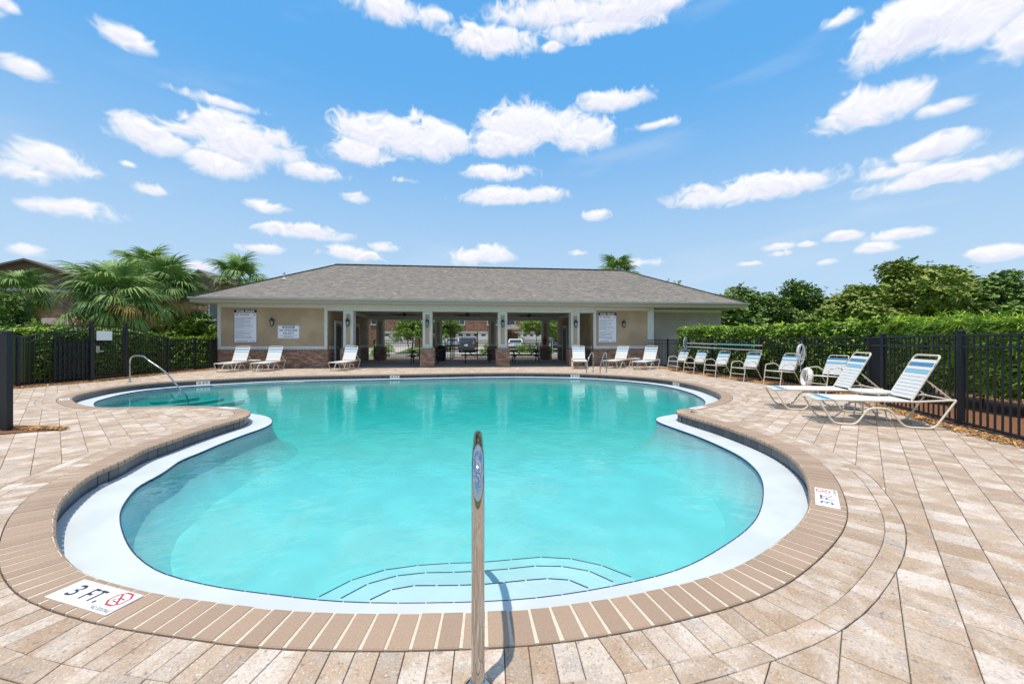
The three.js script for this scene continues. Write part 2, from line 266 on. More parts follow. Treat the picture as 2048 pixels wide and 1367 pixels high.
part('joint_sand', flat(holed(rectShape(-13.9, 9.6, -21.6, 5), EDGE), -0.014), M.sand, deck);
const basin = setting('pool_basin');
part('basin_floor', flat(shapeOf(offset(EDGE, -0.30)), floorY, 1), M.plaster, basin);
{                                                                    // walls that round into the floor
  const prof = [[0, SHELF - 0.02], [0.004, -0.30], [0.04, -0.42], [0.11, -0.54], [0.22, -0.65], [0.36, -0.73], [0.5, -0.80]], n = LEDGE.length, pos = [], uv = [], idx = [];
  for (let i = 0; i <= n; i++) { const p = LEDGE[i % n], q = normalAt(LEDGE, i % n, 6), deep = (floorY(...p) + 0.80 - 0.02) ; prof.forEach(([d, y], k) => { const x = p[0] - q[0] * d, z = p[1] - q[1] * d; pos.push(x, y + (k > 1 ? Math.min(0, deep) * (k - 1) / 5 : 0), z); uv.push(x, z + y); if (i && k) { const a = i * 7 + k; idx.push(a - 8, a - 7, a, a - 8, a, a - 1); } }); }
  const g = new THREE.BufferGeometry(); g.setAttribute('position', new THREE.Float32BufferAttribute(pos, 3)); g.setAttribute('uv', new THREE.Float32BufferAttribute(uv, 2)); g.setIndex(idx); g.computeVertexNormals(); part('basin_wall', g, M.plaster, basin);
}
part('ledge', flat(holed(shapeOf(offset(EDGE, 0.02)), LEDGE), SHELF), M.plaster, basin);
const GROUT_LINE = offset(EDGE, 0.035), TILE_LINE = offset(EDGE, 0.026);
part('grout', ribbon(GROUT_LINE, SHELF - 0.02, -0.03), M.grout, basin);
// the walker: evenly spaced stations along a closed curve
function stations(P, pitch) { const L = P.reduce((s, p, i) => s + Math.hypot(p[0] - P[(i + 1) % P.length][0], p[1] - P[(i + 1) % P.length][1]), 0), n = Math.round(L / pitch), c = densify(P, L / n); return c.map((p, i) => ({ p, n: normalAt(c, i, 1) })); }
const depthOf = (p) => Math.hypot(p[0], p[1]) + (p[1] > -0.8 || Math.abs(p[0] / Math.min(p[1], -0.01)) > 1.35 ? 40 : 0);   // pieces out of view count as far
function nearFirst(list) { return list.sort((a, b) => depthOf(a.p) - depthOf(b.p)); }
function seat(m, s, y = 0) { m.position.set(s.p[0], y, s.p[1]); m.rotation.y = Math.atan2(-s.n[1], s.n[0]); return m; }   // local +x points away from the water
const markerSpots = [];                                              // filled below; tiles make room
// dark waterline tiles, each 15 cm
{
  const far = [], tg = rbx(0.006, 0.112, 0.149, 0, 0, 0, 0.002);
  nearFirst(stations(TILE_LINE, 0.1524)).forEach((s, i) => {
    if (i < 300) seat(part('waterline_tile', tg, M.tile[Math.floor(R0() * 3)], basin), s, SHELF + 0.062);
    else { const m = seat(new THREE.Mesh(tg), s, SHELF + 0.062); m.updateMatrix(); far.push(tg.clone().applyMatrix4(m.matrix)); }
  });
  if (far.length) stuff(part('far_waterline_tiles', far, M.tile[0], basin));
  const edgeG = rbx(0.010, 0.030, 0.147, 0, 0, 0, 0.002);
  nearFirst(stations(LEDGE, 0.1524)).slice(0, 300).forEach((s) => seat(part('edge_trim_tile', edgeG, M.navy, basin), s, SHELF - 0.014));
}
// bullnose coping bricks, 10 cm pitch, in pale mortar
const coping = setting('pool_coping');
{
  const prof = [[0.217, -0.055], [0.217, -0.001], [0.213, 0.004], [0.012, 0.004], [-0.002, -0.001], [-0.011, -0.012], [-0.014, -0.026], [-0.010, -0.042], [0.0, -0.05], [0.03, -0.055]];
  const sh = new THREE.Shape(); prof.forEach(([x, y], i) => i ? sh.lineTo(x, y) : sh.moveTo(x, y)); sh.closePath();
  const bg = metricUV(new THREE.ExtrudeGeometry(sh, { depth: 0.085, bevelEnabled: true, bevelSize: 0.0015, bevelThickness: 0.0015, bevelSegments: 1, curveSegments: 1 }).translate(0, 0, -0.0425), 1);
  part('mortar_bed', [flat(holed(shapeOf(offset(EDGE, 0.2165)), offset(EDGE, 0.002)), 0.0022), ribbon(offset(EDGE, 0.002), -0.05, 0.0022), ribbon(offset(EDGE, 0.2165), -0.05, 0.0022)], M.mortar, coping);
  const far = [], ring = densify(offset(EDGE, 0.0), 0.05);
  const list = []; let acc = 1;                                       // bricks stay square: the tighter of the two ends sets the pitch
  const fine = densify(EDGE, 0.004); let last = null, lastOut = null;
  for (let i = 0; i < fine.length; i++) { const n = normalAt(fine, i, 20), o = [fine[i][0] + n[0] * 0.2, fine[i][1] + n[1] * 0.2]; if (!last || Math.min(Math.hypot(fine[i][0] - last[0], fine[i][1] - last[1]), Math.hypot(o[0] - lastOut[0], o[1] - lastOut[1])) > 0.0985) { list.push({ p: fine[i], n }); last = fine[i]; lastOut = o; } }
  if (Math.hypot(list.at(-1).p[0] - list[0].p[0], list.at(-1).p[1] - list[0].p[1]) < 0.09) list.pop();
  nearFirst(list).forEach((s, i) => {
    if (i < 300) { const m = seat(part('coping_brick', bg, M.coping[Math.floor(R0() * 3)], coping), s, rr(-0.0012, 0.0012)); m.rotation.y += rr(-0.006, 0.006); }
    else { const m = seat(new THREE.Mesh(bg), s); m.updateMatrix(); far.push(bg.clone().applyMatrix4(m.matrix)); }
  });
  if (far.length) stuff(part('far_coping_bricks', far, M.coping[0], coping));
}
// pavers
function paverGeo(poly, y, rnd, sink = 0.012, ch = 0.0028) {
  let a = 0, cx = 0, cz = 0; const n = poly.length;
  for (let i = 0; i < n; i++) { const p = poly[i], q = poly[(i + 1) % n]; a += p[0] * q[1] - q[0] * p[1]; cx += p[0] / n; cz += p[1] / n; }
  const P = a > 0 ? poly.slice().reverse() : poly;                    // upward faces
  const inner = P.map(([x, z]) => { const l = Math.hypot(cx - x, cz - z) || 1; return [x + (cx - x) / l * ch * 1.4, z + (cz - z) / l * ch * 1.4]; });
  const pos = [], uv = [], ou = rnd() * 7, ov = rnd() * 7, sw = rnd() < 0.5;
  const put = (x, yy, z) => { pos.push(x, yy, z); const u = x - cx + ou, v = z - cz + ov; if (sw) uv.push(v, u); else uv.push(u, v); };
  const tri = (A, B, C) => { put(...A); put(...B); put(...C); };
  const top = inner.map(([x, z]) => [x, y, z]), ring = P.map(([x, z]) => [x, y - ch, z]), low = P.map(([x, z]) => [x, y - sink, z]);
  for (let i = 1; i < n - 1; i++) tri(top[0], top[i], top[i + 1]);
  for (let i = 0; i < n; i++) { const j = (i + 1) % n; tri(ring[i], ring[j], top[j]); tri(ring[i], top[j], top[i]); tri(low[i], low[j], ring[j]); tri(low[i], ring[j], ring[i]); }
  const g = new THREE.BufferGeometry(); g.setAttribute('position', new THREE.Float32BufferAttribute(pos, 3)); g.setAttribute('uv', new THREE.Float32BufferAttribute(uv, 2)); g.computeVertexNormals(); return g;
}
function layPavers(name, farName, list) {                            // list: { p, poly }
  const far = [];
  nearFirst(list).forEach((s, i) => {
    const k = Math.floor(R0() * paverTints.length), g = paverGeo(s.poly, rr(-0.0016, 0.0010), R0);
    if (i < 300) part(name, g, M.paver[k], deck);
    else { const c = paverTints[k], w = rr(0.96, 1.04), n = g.attributes.position.count, col = new Float32Array(n * 3); for (let j = 0; j < n; j++) col.set([c[0] * w, c[1] * w, c[2] * w], j * 3); g.setAttribute('color', new THREE.BufferAttribute(col, 3)); far.push(g); }
  });
  if (far.length) stuff(part(farName, far, M.paverFar, deck));
}
function ringPavers(A, B, pitch, gap) {                              // cut pavers between two parallel curves
  const st = stations(A, pitch), n = st.length, out = [];
  const across = st.map((s) => { const k = nearest(B, s.p[0] + s.n[0] * 0.15, s.p[1] + s.n[1] * 0.15)[1]; return B[k]; });
  for (let i = 0; i < n; i++) {
    const j = (i + 1) % n, a = st[i].p, b = st[j].p, c = across[j], d = across[i], L = Math.hypot(b[0] - a[0], b[1] - a[1]), L2 = Math.hypot(c[0] - d[0], c[1] - d[1]);
    if (L2 < 0.02 || L < 0.02) continue;
    const g1 = gap / L / 2, g2 = gap / L2 / 2, mix = (p, q, t) => [lerp(p[0], q[0], t), lerp(p[1], q[1], t)];
    out.push({ p: [(a[0] + c[0]) / 2, (a[1] + c[1]) / 2], poly: [mix(a, b, g1), mix(a, b, 1 - g1), mix(d, c, 1 - g2), mix(d, c, g2)] });
  }
  return out;
}
layPavers('soldier_paver', 'far_soldier_pavers', ringPavers(SOLDIER_IN, offset(EDGE, 0.417), 0.1005, 0.0034));
layPavers('border_paver', 'far_border_pavers', ringPavers(SOLDIER_OUT, offset(EDGE, 0.519), 0.2, 0.004));
{
  const ang = Math.atan((1732 - CX) / FOCAL), du = [Math.sin(ang), -Math.cos(ang)], dv = [Math.cos(ang), Math.sin(ang)], S = 0.2032, g = 0.0034;
  const o = gp(1823, 1366), list = [], border = BORDER_OUT;
  const clip = (poly, q, n) => { const out = [], d = (p) => (p[0] - q[0]) * n[0] + (p[1] - q[1]) * n[1]; for (let i = 0; i < poly.length; i++) { const a = poly[i], b = poly[(i + 1) % poly.length], da = d(a), db = d(b); if (da >= 0) out.push(a); if ((da >= 0) !== (db >= 0)) { const t = da / (da - db); out.push([lerp(a[0], b[0], t), lerp(a[1], b[1], t)]); } } return out; };
  for (let i = -140; i < 140; i++) for (let j = -140; j < 140; j++) {
    const at = (a, b) => [o[0] + du[0] * a * S + dv[0] * b * S, o[1] + du[1] * a * S + dv[1] * b * S], c = at(i + 0.5, j + 0.5);
    if (c[0] < -13.7 || c[0] > 9.4 || c[1] < -20.9 || c[1] > 2.5) continue;
    const e = g / S / 2; let poly = [at(i + e, j + e), at(i + 1 - e, j + e), at(i + 1 - e, j + 1 - e), at(i + e, j + 1 - e)];
    const [d, k] = nearest(border, ...c), inside = insidePoly(border, ...c);
    if (inside && d > 0.16) continue;
    if (d < 0.16) { const n = normalAt(border, k); poly = clip(poly, [border[k][0] + n[0] * 0.001, border[k][1] + n[1] * 0.001], n); if (poly.length < 3 || Math.abs(area2(poly)) < 0.0012) continue; }
    list.push({ p: c, poly });
  }
  layPavers('field_paver', 'far_field_pavers', list);
}
// steps under the water by the near rim and in the side bay
function stepBlock(name, arc, h, trimEvery) {                        // a tread bounded by an arc, closed towards the rim
  const P = arc.map(([x, y]) => gp(x, y, h));
  const c = new THREE.CatmullRomCurve3(P.map(([x, z]) => new THREE.Vector3(x, 0, z)), false, 'centripetal').getSpacedPoints(40).map((p) => [p.x, p.z]);
  const back = [[c[40][0] + 0.12, c[40][1] + 0.28], [0.05, -1.75], [c[0][0] - 0.12, c[0][1] + 0.28]], all = [...c, ...back];
  part(name, [flat(shapeOf(all), h), ribbon(all, -1.4, h)], M.plaster, basin);
  for (let i = 0; i < 10; i++) { const a = c[i * 4], b = c[i * 4 + 4], m = part('step_trim_tile', rbx(Math.hypot(b[0] - a[0], b[1] - a[1]) - 0.012, 0.014, 0.010, 0, 0, 0, 0.002), M.navy, basin); m.position.set((a[0] + b[0]) / 2, h - 0.004, (a[1] + b[1]) / 2); m.rotation.y = -Math.atan2(b[1] - a[1], b[0] - a[0]); }
}
stepBlock('pool_step', [[738, 1200], [765, 1186], [795, 1175], [824, 1171], [898, 1170.5], [970, 1168], [1052, 1160], [1100, 1156.5], [1143, 1160.5], [1178, 1176]], -0.31);
stepBlock('pool_step', [[680, 1197], [736, 1167], [784, 1153], [832, 1146], [880, 1144.5], [940, 1143], [1010, 1138], [1060, 1132], [1100, 1131], [1140, 1134], [1185, 1143.5], [1228, 1164]], -0.42);
stepBlock('pool_step', [[636, 1194], [700, 1161], [750, 1144], [794, 1135], [879, 1127], [966, 1124], [1020, 1119], [1078, 1114], [1100, 1113.5], [1157, 1119], [1198, 1128.5], [1264, 1154]], -0.53);
{
  const [ei] = [nearest(EDGE, ...gp(338, 763))[1]], n = normalAt(EDGE, ei), c = EDGE[ei], turn = Math.atan2(-n[1], n[0]);
  [[0.85, 0.42, -0.54], [1.5, 0.95, -0.62], [2.1, 1.45, -0.70]].forEach(([ra, rb, h]) => {
    const pts = []; for (let i = 0; i <= 28; i++) { const a = i / 28 * Math.PI; pts.push([c[0] - n[0] * (0.3 + Math.sin(a) * rb) + n[1] * Math.cos(a) * ra, c[1] - n[1] * (0.3 + Math.sin(a) * rb) - n[0] * Math.cos(a) * ra]); }
    part('pool_step', [flat(shapeOf(area2(pts) > 0 ? pts : pts.slice().reverse()), h), ribbon(pts, -1.5, h)], M.plaster, basin);
    part('step_trim', sweep(pts.map(([x, z]) => new THREE.Vector3(x, h - 0.002, z)), 0.008, 5), M.navy, basin);
  });
}
// the water: a mirror-smooth skin and the body that swallows red light
const waterBump = tex(512, (u, v) => { const a = fbm(u * 7, v * 9, 4, 7, 9) * 0.6 + fbm(u * 26, v * 34 + 5, 3, 26, 34) * 0.4; return [a, a, a]; }, false);
const water = setting('pool_water');
part('water_surface', flat(shapeOf(LEDGE), WATER), new THREE.MeshPhysicalMaterial({ color: lin(0.98, 1, 1), roughness: 0.02, transmission: 1, thickness: 0, ior: 1.33, specularIntensity: 0.9, bumpMap: rep(waterBump, 0.35), bumpScale: 0.006 }), water);
{
  const P = offset(EDGE, -0.30), g = [flat(shapeOf(P), WATER - 0.004), ribbon(P, (x, z) => floorY(x, z) - 0.05, WATER - 0.004)], low = flat(shapeOf(P), (x, z) => floorY(x, z) - 0.05);
  low.index.array.reverse(); const n = low.attributes.normal; for (let i = 0; i < n.count; i++) n.setXYZ(i, 0, -1, 0); g.push(low);
  part('water_body', g, new THREE.MeshPhysicalMaterial({ color: lin(1, 1, 1), roughness: 0.0, transmission: 1, thickness: 1, ior: 1.0, transparent: true, opacity: 0.01, attenuationColor: lin(0.51, 0.93, 0.912), attenuationDistance: 0.85 }), water);
}
// ---------------------------------------------------------------- the open pool pavilion
const TH = 0.1134, D0 = 20.4;
const house = thing('pool_pavilion', 'open sided pool pavilion with hipped shingle roof, tan end walls and brick piers', 'pavilion', [0, 0, -D0], TH);
const toWorld = (s, y, t) => new THREE.Vector3(s, y, -t).applyAxisAngle(new THREE.Vector3(0, 1, 0), TH).add(new THREE.Vector3(0, 0, -D0));   // along the front, up, depth
const WL = -13.87, WR = 11.87, INL = -8.95, INR = 4.25, POST = 7.33, BACK = 8.1, SOFF = 3.05, EAVE = 3.29;
// brickwork: single bricks, joined per wall because each is only a few pixels
const brickTones = [[0.27, 0.155, 0.105], [0.34, 0.215, 0.15], [0.22, 0.125, 0.09], [0.40, 0.30, 0.235], [0.30, 0.175, 0.12], [0.36, 0.24, 0.17]];
const brickMat = mat(lin(1, 1, 1), 0.95, { vertexColors: true, bumpMap: rep(grainBump, 2), bumpScale: 0.002 }), brickMortar = mat(lin(0.36, 0.31, 0.25), 1);
function tint(g, c) { g = plain(g); const n = g.attributes.position.count, a = new Float32Array(n * 3); for (let i = 0; i < n; i++) a.set(c, i * 3); g.setAttribute('color', new THREE.BufferAttribute(a, 3)); return g; }
function brickFace(L, h, turn, x, z, out, r = R0) {                  // a brick skin of length L along local x, from the ground up, its face at z
  const bw = 0.203, bh = 0.0677, rows = Math.floor((h - 0.06) / bh);
  for (let k = 0; k < rows; k++) for (let i = -1; i * bw < L; i++) {
    const a = Math.max(0, i * bw + (k % 2) * bw / 2), b = Math.min(L, (i + 1) * bw + (k % 2) * bw / 2); if (b - a < 0.03) continue;
    const g = bx(b - a - 0.011, bh - 0.011, 0.03, (a + b) / 2 - L / 2, (k + 0.5) * bh, -0.015 + rr(-0.001, 0.002, r)); g.rotateY(turn); g.translate(x, 0, z);
    out.push(tint(metricUV(g), brickTones[Math.floor(r() * 6)].map((v) => v * rr(0.85, 1.15, r))));
  }
}
function brickBlock(name, parent, w, d, h, x, z, sides, r = R0) {     // a solid of mortar with brick skins and a rowlock cap
  const core = part(name, bx(w - 0.05, h - 0.07, d - 0.05, x, (h - 0.07) / 2, z), brickMortar, parent), skins = [];
  if (sides.includes('f')) brickFace(w, h, 0, x, z + d / 2, skins, r);
  if (sides.includes('b')) brickFace(w, h, Math.PI, x, z - d / 2, skins, r);
  if (sides.includes('r')) brickFace(d - 0.06, h, Math.PI / 2, x + w / 2, z, skins, r);
  if (sides.includes('l')) brickFace(d - 0.06, h, -Math.PI / 2, x - w / 2, z, skins, r);
  stuff(part('bricks', skins, brickMat, core));
  const caps = []; for (let i = 0; i < Math.round(w / 0.07); i++) caps.push(tint(bx(w / Math.round(w / 0.07) - 0.008, 0.06, d + 0.04, x - w / 2 + (i + 0.5) * w / Math.round(w / 0.07), h - 0.035, z), brickTones[i % 6]));
  stuff(part('brick_cap', caps, brickMat, core));
  return core;
}
function panelWall(x0, x1, zf, matl, opts = {}) {                    // stucco panel in painted boards above brick
  const w = x1 - x0, cx = (x0 + x1) / 2, y0 = opts.y0 ?? 0.90;
  part('wall', mbx(w, SOFF - y0, 0.2, cx, (SOFF + y0) / 2, zf - 0.1), matl, house);
  if (opts.trim !== false) {
    part('trim_board', mbx(w, 0.15, 0.03, cx, y0 + 0.075, zf + 0.015), M.trim, house);
    part('trim_board', mbx(w, 0.16, 0.03, cx, SOFF - 0.08, zf + 0.015), M.trim, house);
    for (const x of [x0 + 0.07, x1 - 0.07]) part('trim_board', mbx(0.14, SOFF - y0 - 0.312, 0.03, x, (SOFF + y0 - 0.01) / 2, zf + 0.014), M.trim, house);
  }
}
panelWall(WL, INL, 0, M.stucco);
panelWall(INR, POST, 0, M.stucco);
brickBlock('brick_wainscot', house, INL - WL + 0.06, 0.24, 0.90, (WL + INL) / 2, -0.06, 'fl');
brickBlock('brick_wainscot', house, POST - INR + 0.06, 0.24, 0.90, (INR + POST) / 2, -0.06, 'f');
part('wall', mbx(WR - POST - 0.02, SOFF, 0.2, (POST + WR) / 2 + 0.01, SOFF / 2, -0.9), M.stuccoShade, house);
part('trim_board', mbx(WR - POST - 0.2, 0.16, 0.03, (POST + WR) / 2 + 0.1, SOFF - 0.08, -0.785), M.trim, house);
part('corner_post', mbx(0.2, SOFF, 0.2, POST + 0.1, SOFF / 2, -0.08), M.trim, house);
// end walls, inner side walls, rear walls
for (const [x, m] of [[WL + 0.1, M.stucco], [WR - 0.1, M.stuccoShade]]) part('wall', mbx(0.2, SOFF, BACK - (x > 0 ? 1.0 : 0.2), x, SOFF / 2, x > 0 ? -BACK / 2 - 0.5 : -BACK / 2 - 0.1), m, house);
for (const [x, sgn] of [[INL - 0.1, 1], [INR + 0.1, -1]]) {
  const w = part('wall', mbx(0.2, SOFF, BACK - 0.2, x, SOFF / 2, -BACK / 2 - 0.11), M.interior, house), f = x + sgn * 0.115;
  part('trim_board', mbx(0.03, 0.15, BACK - 0.3, f, 0.975, -BACK / 2 - 0.1), M.trim, w);
  const sk = []; brickFace(BACK - 0.3, 0.9, sgn * Math.PI / 2, x + sgn * 0.14, -BACK / 2 - 0.1, sk); stuff(part('bricks', sk, brickMat, w));
  for (const z of sgn > 0 ? [-1.45, -5.0] : [-3.2, -5.8]) {
    const d = part('door', rbx(0.05, 2.05, 0.9, x + sgn * 0.165, 1.03, z, 0.004), mat(lin(0.06, 0.045, 0.035), 0.6), house);
    part('door_frame', [bx(0.07, 2.2, 0.11, x + sgn * 0.165, 1.1, z - 0.51), bx(0.07, 2.2, 0.11, x + sgn * 0.165, 1.1, z + 0.51), bx(0.07, 0.14, 1.13, x + sgn * 0.165, 2.2 + 0.07, z)], M.trim, d);
    part('handle', T(new THREE.SphereGeometry(0.035, 10, 8), x + sgn * 0.22, 1.0, z + 0.36), M.steelDull, d);
  }
}
for (const [a, b] of [[WL, INL], [INR, WR]]) part('wall', mbx(b - a, SOFF, 0.2, (a + b) / 2, SOFF / 2, -BACK + 0.1 - 0.2), M.interior, house);
// columns: brick pier, boxed post with recessed tan panels
function column(x, z, back) {
  const g = new THREE.Group(); g.name = 'column'; house.add(g);
  brickBlock('brick_pier', g, 0.70, 0.70, 0.935, x, z, 'flrb');
  const w = 0.46, y0 = 0.935, y1 = 2.76, hh = y1 - y0, bits = [];
  part('post_core', bx(w - 0.05, hh, w - 0.05, x, (y0 + y1) / 2, z), M.stucco, g);
  for (let k = 0; k < 4; k++) { const a = k * Math.PI / 2; for (const q of [bx(0.13, hh - 0.004, 0.03, -w / 2 + 0.064, 0, w / 2 - 0.015), bx(0.13, hh - 0.004, 0.03, w / 2 - 0.064, 0, w / 2 - 0.017), bx(w - 0.26, 0.15, 0.028, 0, hh / 2 - 0.077, w / 2 - 0.016), bx(w - 0.26, 0.2, 0.028, 0, -hh / 2 + 0.102, w / 2 - 0.016)]) { q.rotateY(a); q.translate(x, (y0 + y1) / 2, z); bits.push(metricUV(q)); } }
  part('post_boards', bits, M.trim, g);
  return g;
}
const COLS = [-7.97, -4.21, -0.48, 3.27];
for (const x of COLS) column(x, -0.15);
for (const x of [-8.1, -4.21, -0.48, 3.27]) column(x, -BACK + 0.15);
for (const z of [-0.12, -BACK + 0.12]) part('beam', mbx(INR - INL, 0.288, 0.42, (INL + INR) / 2, 2.762 + 0.144, z), M.trim, house);
for (const x of [INL + 0.12, INR - 0.12]) part('beam', mbx(0.2, 0.22, BACK - 0.7, x, 2.92, -BACK / 2), M.trim, house);
// floor, ceiling boards, soffit, fascia and gutter
part('floor_slab', mbx(INR - INL + 0.1, 0.03, BACK + 0.3, (INL + INR) / 2, 0.002, -BACK / 2 + 0.05), M.concrete, house);
{
  const boards = []; for (let i = 0; i < 54; i++) boards.push(bx((INR - INL) / 54 - 0.012, 0.02, BACK, INL + (i + 0.5) * (INR - INL) / 54, SOFF + 0.02, -BACK / 2));
  stuff(part('ceiling_boards', boards, mat(lin(0.50, 0.42, 0.33), 0.85), house));
  part('ceiling', bx(WR - WL, 0.02, BACK, (WL + WR) / 2, SOFF + 0.05, -BACK / 2), mat(lin(0.50, 0.42, 0.33), 0.85), house);
}
const EL = -14.6, ER = 12.35, ET = 0.75, EB = BACK + 0.75, RT = (EB - ET) / 2, RIDGE = 5.74, RL = EL + (EB + ET) / 2, RR_ = ER - (EB + ET) / 2, RZ = -RT;
{
  const sof = []; sof.push(bx(ER - EL - 0.06, 0.02, ET + 0.02, (EL + ER) / 2, SOFF + 0.012, ET / 2), bx(ER - EL - 0.06, 0.02, ET, (EL + ER) / 2, SOFF + 0.012, -BACK - ET / 2), bx(WL - EL, 0.02, BACK, (EL + WL) / 2, SOFF + 0.012, -BACK / 2), bx(ER - WR, 0.02, BACK, (ER + WR) / 2, SOFF + 0.012, -BACK / 2));
  part('soffit', sof.map((g) => metricUV(g)), mat(lin(0.50, 0.42, 0.33), 0.85), house);
  for (const [w, d, x, z] of [[ER - EL, 0.03, (EL + ER) / 2, ET], [ER - EL, 0.03, (EL + ER) / 2, -EB], [0.03, EB + ET - 0.06, EL + 0.015, -RT], [0.03, EB + ET - 0.06, ER - 0.015, -RT]]) part('fascia', mbx(w, 0.24, d, x, SOFF + 0.115, z), M.fascia, house);
  const prof = [[0, 0], [0.075, 0.02], [0.1, 0.06], [0.1, 0.1], [0.09, 0.1], [0.085, 0.065], [0.065, 0.03], [0.006, 0.015], [0.006, 0.1], [0, 0.1]], sh = new THREE.Shape(); prof.forEach(([a, b], i) => i ? sh.lineTo(a, b) : sh.moveTo(a, b));
  const gg = new THREE.ExtrudeGeometry(sh, { depth: ER - EL + 0.1, bevelEnabled: false }); gg.rotateY(-Math.PI / 2); gg.translate(ER + 0.05, EAVE - 0.115, ET + 0.018);
  part('gutter', metricUV(gg), M.gutter, house);
}
// shingles: overlapping tabs on four slopes, tones mixed
{
  const tones = [[0.225, 0.205, 0.18], [0.195, 0.185, 0.17], [0.265, 0.235, 0.195], [0.165, 0.16, 0.152], [0.245, 0.23, 0.208], [0.21, 0.185, 0.155]], r = rng(5);
  const roofMat = mat(lin(1, 1, 1), 0.95, { vertexColors: true, bumpMap: rep(grainBump, 3), bumpScale: 0.003 });
  function slope(A, B, C, D) {                                       // eave A-B, top D-C
    const pos = [], col = [], uv = [], run = new THREE.Vector3().addVectors(C, D).multiplyScalar(0.5).sub(new THREE.Vector3().addVectors(A, B).multiplyScalar(0.5));
    const along = B.clone().sub(A).normalize(), up = run.clone().addScaledVector(along, -run.dot(along)), len = up.length(); up.normalize();
    const nrm = new THREE.Vector3().crossVectors(along, up).normalize(), L = B.distanceTo(A), rows = Math.round(len / 0.143), ex = len / rows;
    const dA = D.clone().sub(A).dot(along) / len, dB = C.clone().sub(B).dot(along) / len;   // hips lean in
    for (let k = 0; k < rows; k++) {
      const v0 = k * ex, v1 = v0 + ex * 1.02, a0 = dA * v0, b0 = L + dB * v0, a1 = dA * v1, b1 = L + dB * v1;
      for (let x = a0 - r() * 0.3; x < b0;) {
        const w = rr(0.12, 0.24, r), x0 = Math.max(x, a0), x1 = Math.min(x + w, b0); x += w; if (x1 - x0 < 0.01) continue;
        const lift = rr(0.008, 0.018, r), sh_ = rr(0.93, 1.07, r), c = tones[Math.floor(r() * 6)].map((q, k_) => lerp(q, [0.218, 0.2, 0.177][k_], 0.4) * sh_);
        const P = (u, v, h) => A.clone().addScaledVector(along, u).addScaledVector(up, v).addScaledVector(nrm, h);
        const q = [P(x0, v0, lift), P(x1, v0, lift), P(Math.min(x1, b1), v1, 0.002), P(Math.max(x0, a1), v1, 0.002), P(x0, v0, -0.01), P(x1, v0, -0.01)];
        for (const [i, j, m] of [[0, 1, 2], [0, 2, 3], [4, 5, 1], [4, 1, 0]]) for (const n of [i, j, m]) { pos.push(q[n].x, q[n].y, q[n].z); col.push(...c); uv.push(q[n].x, q[n].y * 1.2 + q[n].z); }
      }
    }
    const g = new THREE.BufferGeometry(); g.setAttribute('position', new THREE.Float32BufferAttribute(pos, 3)); g.setAttribute('color', new THREE.Float32BufferAttribute(col, 3)); g.setAttribute('uv', new THREE.Float32BufferAttribute(uv, 2)); g.computeVertexNormals(); return g;
  }
  const V = (x, y, z) => new THREE.Vector3(x, y, z), e1 = V(EL, EAVE, ET), e2 = V(ER, EAVE, ET), e3 = V(ER, EAVE, -EB), e4 = V(EL, EAVE, -EB), r1 = V(RL, RIDGE, RZ), r2 = V(RR_, RIDGE, RZ);
  const roof = part('roof', (() => { const g = new THREE.BufferGeometry(), t = [e1, e2, r2, e1, r2, r1, e2, e3, r2, e3, e4, r1, e3, r1, r2, e4, e1, r1]; g.setAttribute('position', new THREE.Float32BufferAttribute(t.flatMap((p) => [p.x, p.y - 0.03, p.z]), 3)); g.setAttribute('uv', new THREE.Float32BufferAttribute(t.flatMap((p) => [p.x, p.z]), 2)); g.computeVertexNormals(); return g; })(), mat(lin(0.12, 0.1, 0.09), 1), house);
  for (const g of [slope(e1, e2, r2, r1), slope(e2, e3, r2, r2), slope(e3, e4, r1, r2), slope(e4, e1, r1, r1)]) stuff(part('shingles', g, roofMat, roof));
  const caps = []; const capRun = (a, b) => { const n = Math.round(a.distanceTo(b) / 0.2), d = b.clone().sub(a); for (let i = 0; i < n; i++) { const g = bx(0.3, 0.02, 0.22, 0, 0.012 + (i % 2) * 0.004, 0), m = new THREE.Matrix4().lookAt(a, b, V(0, 1, 0)).setPosition(a.clone().addScaledVector(d, (i + 0.5) / n)); g.applyMatrix4(m); caps.push(tint(metricUV(g), tones[Math.floor(r() * 6)])); } };
  capRun(e1, r1); capRun(r1, r2); capRun(e2, r2); stuff(part('ridge_caps', caps, roofMat, roof));
  const vs = toRoof(-11.6, 1.6); const vent = part('vent_pipe', [T(new THREE.CylinderGeometry(0.045, 0.045, 0.36, 12), vs.x, vs.y + 0.16, vs.z)], M.steelDull, house);
  part('vent_flashing', T(new THREE.ConeGeometry(0.17, 0.1, 16), vs.x, vs.y + 0.03, vs.z), mat(lin(0.6, 0.55, 0.47), 0.7), vent);
  function toRoof(x, t) { return V(x, EAVE + (t + ET) / (RT + ET) * (RIDGE - EAVE), -t); }
}
